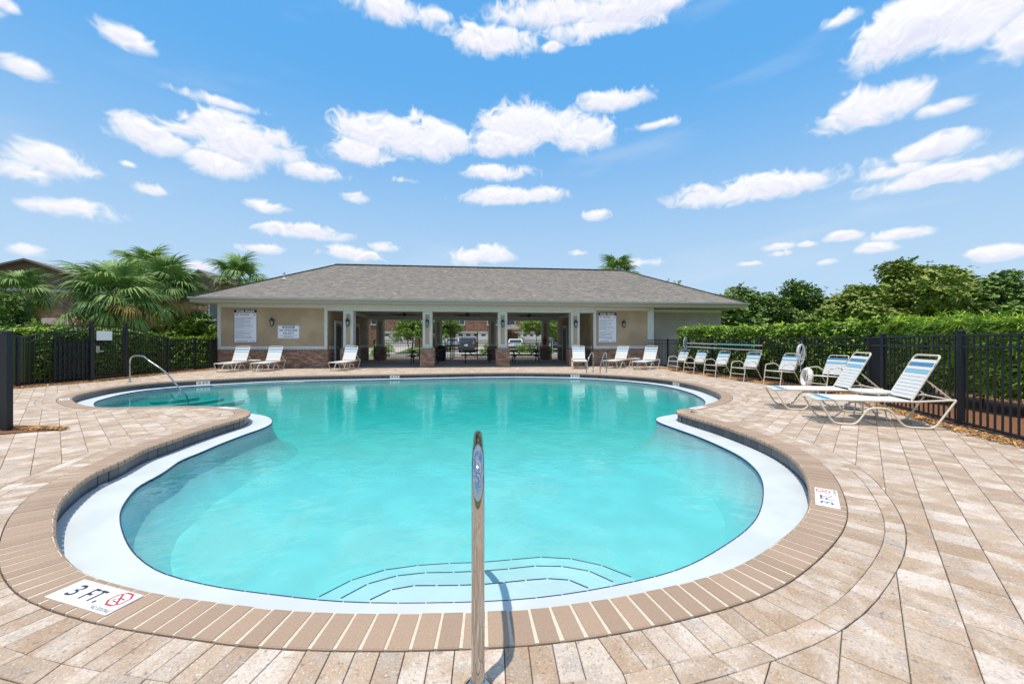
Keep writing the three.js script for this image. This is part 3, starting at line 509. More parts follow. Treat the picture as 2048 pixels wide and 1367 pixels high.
// wall lanterns
function lantern(label, s, y, t) {
  const p = toWorld(s, y, t), g = thing('wall_lantern', label, 'lantern', [p.x, p.y, p.z], TH, 'coach lanterns on the pavilion');
  part('back_plate', rbx(0.1, 0.26, 0.02, 0, 0, 0.012, 0.008), M.darkMetal, g);
  part('arm', tube([[0, 0.02, 0.02], [0, 0.14, 0.07], [0, 0.2, 0.14]], 0.012, 0.04), M.darkMetal, g);
  part('roof_cap', T(new THREE.LatheGeometry([[0, 0.2], [0.012, 0.19], [0.02, 0.13], [0.075, 0.09], [0.105, 0.03], [0.1, 0.025]].map(([x, q]) => new THREE.Vector2(x, q)), 6), 0, 0.03, 0.14), M.darkMetal, g);
  part('glass', T(new THREE.CylinderGeometry(0.085, 0.055, 0.22, 6, 1, true), 0, -0.055, 0.14), M.glassClear, g);
  const bars = []; for (let k = 0; k < 6; k++) { const a = (k / 6) * 2 * Math.PI; bars.push(sweep([new THREE.Vector3(Math.sin(a) * 0.09, 0.056, 0.14 + Math.cos(a) * 0.09), new THREE.Vector3(Math.sin(a) * 0.058, -0.166, 0.14 + Math.cos(a) * 0.058)], 0.006, 5)); }
  bars.push(T(new THREE.CylinderGeometry(0.06, 0.035, 0.04, 6), 0, -0.185, 0.14), T(new THREE.SphereGeometry(0.022, 8, 6), 0, -0.215, 0.14)); part('cage', bars, M.darkMetal, g);
  part('bulb', T(new THREE.SphereGeometry(0.028, 8, 8), 0, -0.05, 0.14), M.white, g);
}
lantern('black coach lantern between the pool rules sign and the warning sign', -11.42, 2.2, 0);
lantern('black coach lantern beside the pool rules sign on the shorter tan wall', 5.85, 2.2, 0);
COLS.forEach((x, i) => lantern(['black coach lantern on the column beside the tan wall with two signs', 'black coach lantern on the second column from the two sign wall', 'black coach lantern on the third column from the two sign wall', 'black coach lantern on the column behind the pool ladder'][i], x, 2.2, -0.058));
// signs
const wordRow = (c, x, y, w, h, r) => { let a = x; while (a < x + w) { const l = rr(6, 26, r); if (a + l > x + w) break; c.fillRect(a, y, l, h); a += l + 5; } };
function noDive(c, x, y, r) { c.save(); c.translate(x, y); c.strokeStyle = '#c8202f'; c.lineWidth = r * 0.22; c.beginPath(); c.arc(0, 0, r, 0, 7); c.moveTo(-r * 0.7, -r * 0.7); c.lineTo(r * 0.7, r * 0.7); c.stroke(); c.strokeStyle = '#222'; c.lineWidth = r * 0.16; c.beginPath(); c.moveTo(-r * 0.6, r * 0.15); c.lineTo(r * 0.1, -r * 0.2); c.lineTo(r * 0.55, r * 0.3); c.stroke(); c.restore(); }
const rulesTex = canvasTex(512, 800, (c, w, h) => {
  const r = rng(12); c.fillStyle = '#1b2350'; c.fillRect(0, 0, w, h); c.fillStyle = '#e9ecf2'; c.fillRect(10, 78, w - 20, h - 88);
  c.fillStyle = '#fff'; c.font = 'bold 68px sans-serif'; c.textAlign = 'center'; c.fillText('POOL RULES', w / 2, 64);
  c.fillStyle = '#c41f30'; c.font = 'bold 60px sans-serif'; c.textAlign = 'left'; c.fillText('NO DIVING', 22, 144, 400); noDive(c, 456, 122, 26);
  c.fillStyle = '#4a4f66'; for (let i = 0; i < 24; i++) { const wide = [450, 455, 430, 230][i % 4] * rr(0.75, 1, r); if (r() < 0.1) continue; wordRow(c, 24, 172 + i * 23.5, wide, 8, r); }
  c.fillStyle = '#2a2f55'; wordRow(c, 40, 752, 280, 16, r); c.fillRect(350, 752, 14, 16); wordRow(c, 400, 752, 70, 16, r);
});
const warnTex = canvasTex(512, 320, (c, w, h) => {
  const r = rng(14); c.fillStyle = '#eceff3'; c.fillRect(0, 0, w, h); c.strokeStyle = '#6e7591'; c.lineWidth = 4; c.strokeRect(8, 8, w - 16, h - 16);
  c.fillStyle = '#202a63'; c.fillRect(112, 16, 288, 54); c.fillStyle = '#fff'; c.font = 'bold 50px sans-serif'; c.textAlign = 'center'; c.fillText('WARNING', w / 2, 61, 270);
  c.fillStyle = '#25306e'; c.font = 'bold 70px sans-serif'; c.fillText('NO LIFEGUARD', w / 2, 142, 430); c.fillText('ON DUTY', w / 2, 216, 260);
  c.fillStyle = '#5b6076'; wordRow(c, 60, 242, 400, 9, r); wordRow(c, 150, 262, 220, 9, r); wordRow(c, 120, 284, 290, 9, r);
});
function sign(name, label, s, y, w, h, t, map, group) {
  const p = toWorld(s, y, 0), g = thing(name, label, 'sign', [p.x, p.y, p.z], TH, group);
  part('board', rbx(w, h, 0.012, 0, 0, 0.016, 0.004), M.white, g);
  const f = new THREE.PlaneGeometry(w - 0.008, h - 0.008); f.translate(0, 0, 0.0235); part('printed_face', f, mat(lin(0.95, 0.95, 0.95), 0.4, { map }), g);
  for (const a of [-1, 1]) for (const b of [-1, 1]) part('screw', T(new THREE.SphereGeometry(0.009, 6, 4), a * (w / 2 - 0.03), b * (h / 2 - 0.03), 0.023), M.steelDull, g);
}
sign('pool_rules_sign', 'tall white and navy pool rules sign beside the warning sign', -12.64, 2.0, 1.02, 1.57, 0, rulesTex, 'pool rules signs');
sign('pool_rules_sign', 'tall white and navy pool rules sign alone with a lantern on its wall', 5.0, 2.0, 1.0, 1.57, 0, rulesTex, 'pool rules signs');
sign('lifeguard_warning_sign', 'small white warning sign reading no lifeguard on duty', -10.72, 1.73, 0.98, 0.62, 0, warnTex);
{
  const p = toWorld(7.2, 2.93, -0.03), g = thing('security_camera', 'small white security camera under the eave by the corner post', 'camera', [p.x, p.y, p.z], TH);
  part('mount', T(new THREE.CylinderGeometry(0.02, 0.03, 0.06, 8), 0, 0.0, 0.03).rotateX(0), M.white, g); part('body', rbx(0.07, 0.07, 0.16, 0, -0.03, 0.1, 0.02), M.white, g); part('lens', T(new THREE.CylinderGeometry(0.025, 0.025, 0.02, 10).rotateX(Math.PI / 2), 0, -0.03, 0.185), M.black, g);
  const q = toWorld(-10.05, 1.94, 0), h = thing('hose_bracket', 'small grey metal bracket on the tan wall beside the warning sign', 'bracket', [q.x, q.y, q.z], TH);
  part('plate', rbx(0.05, 0.08, 0.015, 0, 0, 0.01, 0.003), M.steelDull, h); part('hook', tube([[0, 0, 0.01], [0.03, 0, 0.1], [0.2, 0.02, 0.12], [0.24, 0.06, 0.12]], 0.009, 0.03), M.steelDull, h);
}
// ceiling fans and picnic tables
function fan(px, label) {
  const s = sAt(px, 2.6), p = toWorld(s, SOFF, 2.6), g = thing('ceiling_fan', label, 'fan', [p.x, p.y, p.z], TH + px * 0.01, 'ceiling fans of the pavilion');
  part('rod', T(new THREE.CylinderGeometry(0.02, 0.02, 0.24, 8), 0, -0.11, 0), M.darkMetal, g);
  part('motor', T(new THREE.LatheGeometry([[0, -0.09], [0.07, -0.085], [0.13, -0.04], [0.14, 0.02], [0.1, 0.07], [0.03, 0.09], [0, 0.09]].map(([a, b]) => new THREE.Vector2(a, b)), 16), 0, -0.28, 0), M.darkMetal, g);
  for (let k = 0; k < 5; k++) { const b = part('blade', rbx(0.62, 0.012, 0.14, 0.45, 0, 0, 0.004).rotateX(0.2), mat(lin(0.03, 0.022, 0.018), 0.6), g); b.position.y = -0.29; b.rotation.y = k / 5 * 2 * Math.PI + 0.4; }
}
function sAt(px, t) { const c = Math.cos(TH), n = Math.sin(TH), q = (px - CX) / FOCAL; return (q * (D0 + t * c) + t * n) / (c - q * n); }
fan(808, 'dark ceiling fan in the bay beside the two sign wall'); fan(935, 'dark ceiling fan in the middle bay of the pavilion'); fan(1058, 'dark ceiling fan in the bay behind the pool ladder');
function picnic(px, t, label, turn = 0) {
  const p = toWorld(sAt(px, t), 0.018, t), g = thing('picnic_table', label, 'picnic table', [p.x, p.y, p.z], TH + turn, 'picnic tables in the pavilion');
  for (let k = 0; k < 5; k++) part('top_plank', rbx(1.95, 0.04, 0.14, 0, 0.74, (k - 2) * 0.148, 0.006), M.wood, g);
  for (const s of [-1, 1]) { for (let k = 0; k < 2; k++) part('bench_plank', rbx(1.95, 0.04, 0.13, 0, 0.44, s * (0.62 + k * 0.14), 0.006), M.wood, g);
    part('cross_bar', rbx(0.05, 0.09, 1.5, s * 0.68, 0.375, 0, 0.006), M.wood, g); part('cleat', rbx(0.05, 0.08, 0.7, s * 0.68, 0.68, 0, 0.006), M.wood, g);
    for (const q of [-1, 1]) { const l = part('leg', rbx(0.05, 0.86, 0.1, 0, 0, 0, 0.006), M.wood, g); l.position.set(s * 0.73, 0.365, q * 0.42); l.rotation.x = -q * 0.5; l.scale.y = 0.93; }
    const br = part('brace', rbx(0.55, 0.06, 0.05, 0, 0, 0, 0.006), M.wood, g); br.position.set(s * 0.4, 0.54, 0); br.rotation.z = s * 0.65; }
}
picnic(850, 3.6, 'black picnic table in the bay beside the two sign wall'); picnic(955, 4.2, 'black picnic table in the middle bay before the back gate'); picnic(1051, 4.2, 'black picnic table in the bay before the parked white car');
{
  const p = toWorld(sAt(882, 6.6), 0.018, 6.6), g = thing('litter_bin', 'dark blue round litter bin beside the rear column', 'bin', [p.x, p.y, p.z]);
  part('barrel', new THREE.LatheGeometry([[0, 0], [0.26, 0], [0.3, 0.06], [0.32, 0.82], [0.34, 0.85], [0.31, 0.86], [0.29, 0.8], [0, 0.1]].map(([a, b]) => new THREE.Vector2(a, b)), 20), mat(lin(0.02, 0.026, 0.045), 0.6), g);
  part('lid', T(new THREE.LatheGeometry([[0.345, 0], [0.3, 0.08], [0.15, 0.15], [0.14, 0.13], [0.28, 0.06]].map(([a, b]) => new THREE.Vector2(a, b)), 20), 0, 0.86, 0), mat(lin(0.015, 0.018, 0.03), 0.6), g);
  const q = toWorld(3.16, 1.28, 7.62), e = thing('life_vest_bag', 'small red equipment bag hanging on a rear column', 'bag', [q.x, q.y, q.z], TH);
  part('bag', rbx(0.24, 0.42, 0.13, 0, 0, 0.02, 0.05), mat(lin(0.38, 0.03, 0.02), 0.7), e); part('strap', tube([[-0.07, 0.18, 0.02], [-0.03, 0.32, -0.02], [0.03, 0.32, -0.02], [0.07, 0.18, 0.02]], 0.012, 0.03), M.black, e);
}
// ---------------------------------------------------------------- chaise longues, chairs, tables
const CH_T = 0.0145;                                                  // tube radius
function strapGeo(w, len) { const s = new THREE.Shape(), h = 0.0045; s.moveTo(-w / 2, -h); s.lineTo(w / 2, -h); s.quadraticCurveTo(w / 2 + 0.004, 0, w / 2, h); s.lineTo(-w / 2, h); s.quadraticCurveTo(-w / 2 - 0.004, 0, -w / 2, -h); const g = new THREE.ExtrudeGeometry(s, { depth: len, bevelEnabled: false, curveSegments: 2 }); g.translate(0, 0, -len / 2); const p = g.attributes.position; for (let i = 0; i < p.count; i++) if (Math.abs(p.getZ(i)) > len / 2 - 0.002) p.setY(i, p.getY(i) - 0.012); g.computeVertexNormals(); return g; }
function makeChaise(label) {                                         // local: foot end at x = 0, head towards +x
  const g = thing('chaise_longue', label, 'chaise longue', [0, 0, 0], 0, 'strap chaise longues on the pool deck'), W = 0.32, hx = 1.2, hy = 0.385, ang = 63 * Math.PI / 180, BL = 0.74;
  part('seat_frame', [tube([[hx + 0.46, 0.43, W], [hx, hy, W], [0.05, 0.365, W], [0, 0.36, W - 0.05], [0, 0.36, -W + 0.05], [0.05, 0.365, -W], [hx, hy, -W], [hx + 0.46, 0.43, -W]], CH_T, 0.06), tube([[hx + 0.44, 0.425, W], [hx + 0.44, 0.425, -W]], CH_T * 0.9)], M.frame, g);
  for (const s of [-1, 1]) part('leg_frame', tube([[0.03, 0.355, s * (W + 0.012)], [0.22, 0.018, s * (W + 0.012)], [0.50, 0.016, s * (W + 0.012)], [0.66, 0.275, s * (W + 0.012)], [0.90, 0.275, s * (W + 0.012)], [1.08, 0.016, s * (W + 0.012)], [1.42, 0.016, s * (W + 0.012)], [1.66, 0.43, s * (W + 0.012)]], CH_T, 0.08), M.frame, g);
  for (const x of [0.78, 1.42]) part('stretcher', tube([[x, x < 1 ? 0.275 : 0.04, W], [x, x < 1 ? 0.275 : 0.04, -W]], 0.011), M.frame, g);
  for (const s of [-1, 1]) part('post', tube([[0.72, 0.28, s * W], [0.70, 0.37, s * W]], 0.010), M.frame, g);
  const bp = (u, v) => [hx - 0.02 + Math.cos(ang) * u, hy + 0.01 + Math.sin(ang) * u, v];
  part('back_frame', tube([bp(0, W - 0.03), bp(BL, W - 0.03), bp(BL, -W + 0.03), bp(0, -W + 0.03)], CH_T, 0.07), M.frame, g);
  for (const s of [-1, 1]) {
    const a = bp(0.36, s * (W - 0.05)), b = [hx + 0.43, 0.435, s * (W - 0.03)], pr = part('prop_arm', tube([a, b], 0.009), M.frame, g), nt = [];
    for (let k = 0; k < 4; k++) { const t = 0.25 + k * 0.17; nt.push(tube([[lerp(a[0], b[0], t), lerp(a[1], b[1], t), a[2]], [lerp(a[0], b[0], t) + 0.01, lerp(a[1], b[1], t) - 0.03, a[2]], [lerp(a[0], b[0], t + 0.1), lerp(a[1], b[1], t + 0.1) - 0.02, a[2]]], 0.006, 0.01)); }
    stuff(part('notches', nt, M.frame, pr));
  }
  const sg = strapGeo(0.052, W * 2 + 0.03), N = 17;
  for (let i = 0; i < N; i++) { const m = part('strap', sg, i === 1 ? M.strapSky : i === 2 ? M.strapBlue : M.strap, g); m.position.set(0.07 + i * (hx - 0.12) / (N - 1), 0.383 + i * 0.0012, 0); }
  const bg = strapGeo(0.05, W * 2 - 0.03);
  for (let i = 0; i < 11; i++) { const m = part('strap', bg, i === 9 ? M.strapBlue : i === 7 ? M.strapSky : M.strap, g), q = bp(0.05 + i * 0.0585, 0); m.position.set(q[0] - 0.012, q[1] + 0.012, 0); m.rotation.z = ang; }
  return g;
}
// foot corner (nearer the viewer's side) and heading of each chaise on the ground
const axis = (ax, az) => Math.atan2(-az, ax);
const proto = makeChaise('white strap chaise longue beside the black fence post and the wood chip edge');
function chaiseAt(o, x, z, turn) { o.position.set(x, 0.002, z); o.rotation.y = turn; return o; }
{
  const t1 = axis(0.95, 0.317);
  chaiseAt(proto, 4.69 + 0.10, -6.2 - 0.305, t1);
  const more = [
    ['white strap chaise longue between a side table and the row of armchairs', 4.98, -7.82, axis(0.955, 0.30)],
    ['white strap chaise longue below the pool rules sign of the two sign wall', -11.9, -16.5, axis(-0.08, -0.99)],
    ['white strap chaise longue below the lifeguard warning sign', -10.6, -16.8, axis(-0.08, -0.99)],
    ['white strap chaise longue alone in front of a brick column pier', -7.6, -17.3, axis(0.08, -0.99)],
    ['white strap chaise longue with its foot end behind the pool ladder', 3.15, -18.5, axis(0.10, -0.99)],
    ['white strap chaise longue below the sign on the shorter tan wall', 4.55, -18.9, axis(0.66, -0.75)],
    ['white strap chaise longue next to the corner post of the shorter tan wall', 5.65, -18.0, axis(0.66, -0.75)],
  ];
  for (const [l, x, z, t] of more) copyOf(proto, l, [x, 0.002, z], t);
}
function makeChair(label) {                                          // local: faces +x
  const g = thing('armchair', label, 'armchair', [0, 0, 0], 0, 'strap armchairs along the fence'), W = 0.27;
  for (const s of [-1, 1]) {
    part('front_leg', tube([[0.33, 0.014, s * W], [0.24, 0.61, s * W], [-0.1, 0.635, s * W], [-0.27, 0.50, s * (W - 0.015)]], 0.0125, 0.07), M.frame, g);
    part('rear_leg', tube([[-0.44, 0.014, s * (W - 0.01)], [-0.2, 0.40, s * (W - 0.01)], [0.1, 0.415, s * (W - 0.01)], [0.26, 0.43, s * (W - 0.01)]], 0.0125, 0.06), M.frame, g);
  }
  const bp = (u, v) => [-0.2 - 0.40 * u, 0.40 + 0.92 * u, v];
  part('back_frame', tube([bp(0, W - 0.03), bp(0.56, W - 0.03), bp(0.56, -W + 0.03), bp(0, -W + 0.03)], 0.0125, 0.06), M.frame, g);
  part('front_bar', tube([[0.262, 0.425, W], [0.262, 0.425, -W]], 0.011), M.frame, g);
  part('stretcher', tube([[0.296, 0.24, W], [0.296, 0.24, -W]], 0.010), M.frame, g);
  const sg = strapGeo(0.055, W * 2 - 0.01);
  for (let i = 0; i < 7; i++) { const m = part('strap', sg, i === 0 ? M.strapBlue : i === 1 ? M.strapSky : M.strap, g); m.position.set(0.22 - i * 0.064, 0.438 - i * 0.003, 0); }
  const bg = strapGeo(0.045, W * 2 - 0.05);
  for (let i = 0; i < 8; i++) { const m = part('strap', bg, i === 7 ? M.strapBlue : i === 5 ? M.strapSky : M.strap, g), q = bp(0.07 + i * 0.0555, 0); m.position.set(q[0] + 0.012, q[1] + 0.006, 0); m.rotation.z = Math.PI - 1.16; }
  return g;
}
const chair0 = makeChair('strap armchair closest to the pavilion under the pool net');
{
  const spots = [[1356, 17.35, -0.93, 0.36], [1390, 16.0, -0.94, 0.34], [1433, 14.5, -0.95, 0.32], [1490, 12.9, -0.96, 0.28], [1562, 11.5, -0.97, 0.25], [1652, 9.9, -0.97, 0.22]];
  const labels = [null, 'second strap armchair from the pavilion along the fence', 'third strap armchair from the pavilion along the fence', 'fourth strap armchair from the pavilion along the fence', 'strap armchair beside the hanging white rope', 'strap armchair touching the white life ring'];
  spots.forEach(([px, d, fx, fz], i) => { const p = [(px - CX) / FOCAL * d, 0.002, -d], t = Math.atan2(-fz, fx); if (i) copyOf(chair0, labels[i], p, t); else { chair0.position.set(...p); chair0.rotation.y = t; } });
}
function makeTable(label, p, r) {
  const g = thing('side_table', label, 'side table', [p[0], 0.002, p[1]], 0.4, 'small side tables on the deck');
  part('table_top', T(new THREE.LatheGeometry([[0, -0.012], [r - 0.02, -0.014], [r, -0.006], [r + 0.003, 0.003], [r - 0.006, 0.013], [r - 0.05, 0.010], [0, 0.008]].map(([a, b]) => new THREE.Vector2(a, b)), 32), 0, 0.45, 0), M.strap, g);
  part('rim', T(new THREE.TorusGeometry(r - 0.02, 0.011, 8, 32).rotateX(Math.PI / 2), 0, 0.432, 0), M.frame, g);
  for (let k = 0; k < 4; k++) { const a = k * Math.PI / 2, c = Math.cos(a), s = Math.sin(a); part('leg', tube([[c * r * 0.8, 0.43, s * r * 0.8], [c * r * 0.72, 0.2, s * r * 0.72], [c * r * 0.85, 0.012, s * r * 0.85]], 0.0115, 0.08), M.frame, g); }
  return g;
}
makeTable('round white side table between the two loungers by the black post', gp(1740, 836), 0.27);
makeTable('round white side table between the loungers of the two sign wall', [-11.35, -17.75], 0.24);
makeTable('round white side table between the loungers of the shorter tan wall', [5.98, -19.5], 0.24);

// ---------------------------------------------------------------- handrails and ladder
function flange(parent, x, y, z) { part('flange', T(new THREE.LatheGeometry([[0.024, 0.03], [0.03, 0.028], [0.055, 0.006], [0.058, 0]].map(([a, b]) => new THREE.Vector2(a, b)), 20), x, y, z), M.steel, parent); }
{
  const g = thing('pool_handrail', 'large polished steel handrail over the near pool steps', 'handrail', [-0.1235, 0, -1.46], 0, 'curved pool handrails');
  const k = -0.1235 / 1.46, P = (d, h) => [-(d - 1.46) * 0.0845 , h, -(d - 1.46)];
  part('rail', smoothTube([P(1.46, -0.05), P(1.462, 0.4), P(1.462, 0.62), P(1.475, 0.71), P(1.52, 0.78), P(1.6, 0.805), P(1.75, 0.80), P(2.0, 0.78), P(2.18, 0.752), P(2.34, 0.69), P(2.5, 0.56), P(2.75, 0.2), P(2.95, -0.25), P(2.97, -0.5)], 0.0242, 80, 20), M.steel, g);
  flange(g, 0, 0.001, 0);
}
function smoothTube(pts, r, n, radial) { return sweep(new THREE.CatmullRomCurve3(pts.map((p) => new THREE.Vector3(...p)), false, 'centripetal').getSpacedPoints(n), r, radial); }
{
  const b = gp(259, 764.5), e = gp(361, 779, WATER), g = thing('pool_handrail', 'slim steel handrail going down into the side bay near the gate', 'handrail', [b[0], 0, b[1]], 0, 'curved pool handrails');
  const dx = e[0] - b[0], dz = e[1] - b[1], L = Math.hypot(dx, dz), P = (t, h) => [dx / L * t, h, dz / L * t];
  part('rail', smoothTube([P(0, -0.05), P(0, 0.5), P(0.005, 0.70), P(0.05, 0.79), P(0.14, 0.825), P(0.38, 0.825), P(0.5, 0.79), P(0.62, 0.70), P(L * 0.7, 0.33), P(L, WATER), P(L + 0.18, WATER - 0.18), P(L + 0.25, -0.6)], 0.0242, 48, 12), M.steel, g);
  flange(g, 0, 0.001, 0);
}
{
  const a = gp(1168, 743.5), g = thing('pool_ladder', 'steel pool ladder with two looped grab rails at the far rim', 'ladder', [a[0], 0, a[1]], 0), pair = [[0, 0], [0.56, -0.02]];
  for (const [x, z] of pair) {
    part('grab_rail', smoothTube([[x, -0.9, 0.62], [x, -0.25, 0.60], [x, 0.25, 0.58], [x + 0.10, 0.55, 0.46], [x + 0.24, 0.78, 0.25], [x + 0.33, 0.82, 0.10], [x + 0.38, 0.74, 0.0], [x + 0.39, 0.4, -0.03], [x + 0.39, -0.03, -0.03]], 0.022, 40, 10), M.steel, g);
    flange(g, x + 0.39, 0.001, -0.03);
    part('brace', tube([[x + 0.01, 0.23, 0.58], [x + 0.38, 0.23, -0.02]], 0.014), M.steel, g);
  }
  for (let k = 0; k < 2; k++) part('rung', rbx(0.55, 0.03, 0.08, 0.28, -0.42 - k * 0.26, 0.6, 0.01), M.steelDull, g);
}
// ---------------------------------------------------------------- depth markers: three white tiles set in the coping, lettering towards the deck
const markTex = canvasTex(768, 256, (c, w, h) => {
  c.fillStyle = '#f2f0ec'; c.fillRect(0, 0, w, h); c.fillStyle = '#33364a'; c.font = 'bold 190px sans-serif'; c.textAlign = 'center'; c.fillText('3', 150, 190, 120); c.fillText('FT.', 385, 190, 230);
  c.strokeStyle = '#cf3340'; c.lineWidth = 17; c.beginPath(); for (let k = 0; k < 8; k++) { const a = (k + 0.5) / 8 * 2 * Math.PI; c[k ? 'lineTo' : 'moveTo'](640 + Math.cos(a) * 86, 96 + Math.sin(a) * 80); } c.closePath(); c.moveTo(586, 40); c.lineTo(694, 152); c.stroke();
  c.strokeStyle = '#33364a'; c.lineWidth = 9; c.beginPath(); c.moveTo(590, 112); c.lineTo(640, 84); c.lineTo(692, 92); c.moveTo(600, 128); c.bezierCurveTo(620, 116, 640, 136, 660, 124); c.stroke();
  c.fillStyle = '#33364a'; c.font = 'bold 44px sans-serif'; c.fillText('NO DIVING', 640, 240, 220);
});
const markMat = mat(lin(0.82, 0.82, 0.82), 0.35, { map: markTex });
function marker(label, px, py, r = 0.102) {
  const k = nearest(EDGE, ...gp(px, py))[1], n = normalAt(EDGE, k), p = [EDGE[k][0] + n[0] * r, EDGE[k][1] + n[1] * r];
  const g = thing('depth_marker', label, 'depth marker', [p[0], 0.0075, p[1]], Math.atan2(n[0], n[1]), 'three tile depth markers set in the coping');   // local +z away from the water
  for (let i = 0; i < 3; i++) { const w = 0.1505, t = new RoundedBoxGeometry(w, 0.006, w, 1, 0.0015), q = t.attributes.position, uv = t.attributes.uv, nn = t.attributes.normal; for (let j = 0; j < q.count; j++) uv.setXY(j, (i + clamp(q.getX(j) / w + 0.5, 0.01, 0.99)) / 3, clamp(0.5 - q.getZ(j) / w, 0.01, 0.99)); t.translate((i - 1) * 0.1525, 0, 0); part('marker_tile', t, markMat, g); }
}
marker('three foot no diving marker in the coping curve beside the near steps', 245, 1168); marker('three foot no diving marker in the coping on the lounger side', 1622, 990); marker('depth marker in the coping at the tip of the rounded deck point', 470, 814.8); marker('depth marker in the coping beside the side bay', 141, 798); marker('depth marker in the coping at the sharp corner below the loungers', 1388, 814);
const plateTex = (txt) => canvasTex(256, 128, (c, w, h) => { c.fillStyle = '#eceae5'; c.fillRect(0, 0, w, h); c.fillStyle = '#23262e'; c.font = 'bold 104px sans-serif'; c.textAlign = 'center'; c.fillText(txt, w / 2, 102, 236); });
const p4 = mat(lin(0.85, 0.85, 0.85), 0.35, { map: plateTex('4 FT') }), p3 = mat(lin(0.85, 0.85, 0.85), 0.35, { map: plateTex('3 FT') });
function wallMarker(label, px, py, m) { const k = nearest(TILE_LINE, ...gp(px, py))[1], n = normalAt(TILE_LINE, k), p = TILE_LINE[k], g = thing('waterline_marker', label, 'depth marker', [p[0] - n[0] * 0.006, SHELF + 0.062, p[1] - n[1] * 0.006], Math.atan2(-n[0], -n[1]), 'white depth plates in the waterline tiles'); part('plate', rbx(0.36, 0.12, 0.006, 0, 0, 0, 0.002), M.white, g); const f = new THREE.PlaneGeometry(0.35, 0.114); f.translate(0, 0, 0.0045); part('lettering', f, m, g); }
wallMarker('white depth plate in the waterline tiles opposite the column bays', 790, 748, p4); wallMarker('white depth plate in the waterline tiles beside the ladder', 1148, 746.5, p4); wallMarker('white depth plate in the waterline tiles near the slim handrail', 405, 759, p3); wallMarker('white depth plate in the waterline tiles near the row of armchairs', 1352, 761, p4);
for (const [px, py, l] of [[190, 972, 'small white suction plate on the ledge of the near curve'], [1520, 893, 'small white suction plate on the ledge below the loungers']]) { const p = gp(px, py, SHELF), g = thing('ledge_plate', l, 'plate', [p[0], SHELF + 0.003, p[1]], px < 900 ? 0.7 : -0.6, 'small plates on the pool ledge'); part('plate', rbx(0.17, 0.008, 0.09, 0, 0, 0, 0.003), M.white, g); part('grating', rbx(0.09, 0.004, 0.05, 0, 0.0055, 0, 0.001), mat(lin(0.45, 0.43, 0.33), 0.7), g); }

// ---------------------------------------------------------------- black metal fences
function fenceRun(g, a, b, ha, hb, opt = {}) {                       // pickets and rails from post a to post b, tops from ha to hb
  const L = Math.hypot(b[0] - a[0], b[1] - a[1]), n = Math.max(2, Math.round(L / 0.118)), yaw = Math.atan2(-(b[1] - a[1]), b[0] - a[0]), low = opt.low ?? 0.07;
  const at = (t, y) => [lerp(a[0], b[0], t), y, lerp(a[1], b[1], t)];
  for (const [d, e] of [[0, 0], [-0.165, 0], [null, 0]]) { const p0 = at(0, d === null ? low : ha + d - 0.02), p1 = at(1, d === null ? low : hb + d - 0.02), m = part('rail', rbx(Math.hypot(L, p1[1] - p0[1]), 0.032, 0.036, 0, 0, 0, 0.004), M.black, g); m.position.set((p0[0] + p1[0]) / 2, (p0[1] + p1[1]) / 2, (p0[2] + p1[2]) / 2); m.rotation.set(0, yaw, Math.atan2(p1[1] - p0[1], L), 'YXZ'); }
  for (let i = 1; i < n; i++) { const t = i / n, h = lerp(ha, hb, t) - 0.03, m = part('picket', picketGeo, M.black, g); m.position.set(...at(t, (h + 0.045) / 2)); m.scale.y = h - 0.045; m.rotation.y = yaw; }
}
const picketGeo = new THREE.BoxGeometry(0.018, 1, 0.018);
function post(g, p, h, w = 0.065) { const m = part('post', rbx(w, h + 0.02, w, p[0], (h + 0.02) / 2, p[1], 0.004), M.black, g); part('post_cap', [rbx(w + 0.014, 0.018, w + 0.014, p[0], h + 0.025, p[1], 0.004), T(new THREE.ConeGeometry(w * 0.6, 0.018, 4).rotateY(Math.PI / 4), p[0], h + 0.042, p[1])], M.black, m); }
const FA = [8.35, -9.4], FB = [7.27, -7.88], FC = [6.35, -4.99];
{
  const dir = [FC[0] - FB[0], FC[1] - FB[1]], l = Math.hypot(...dir), near = [FB[0] + dir[0] / l * 2.01, FB[1] + dir[1] / l * 2.01], end = [FB[0] + dir[0] / l * 4.4, FB[1] + dir[1] / l * 4.4];
  const g = thing('picket_fence', 'black metal picket fence beside the two striped loungers', 'fence');
  fenceRun(g, FB, near, 1.37, 1.37); fenceRun(g, near, end, 1.37, 1.37); post(g, FB, 1.38); post(g, near, 1.39, 0.066); post(g, end, 1.38);
  const h = thing('picket_fence', 'black metal picket fence behind the row of armchairs', 'fence'), pts = [FA, [8.2, -11.3], [8.03, -13.0], [7.75, -15.6], [7.62, -17.4], [7.5, -19.4]];
  for (let i = 0; i < pts.length - 1; i++) fenceRun(h, pts[i], pts[i + 1], 1.37, 1.37); pts.forEach((p) => post(h, p, 1.38)); fenceRun(h, [FB[0] + 0.04, FB[1] - 0.07], FA, 1.37, 1.37);
  const e = thing('picket_fence', 'black metal picket fence screening the plain recessed pavilion wall', 'fence'), q0 = [7.5, -19.45], q1 = [7.1, -21.1]; fenceRun(e, q0, q1, 1.37, 1.37);
}
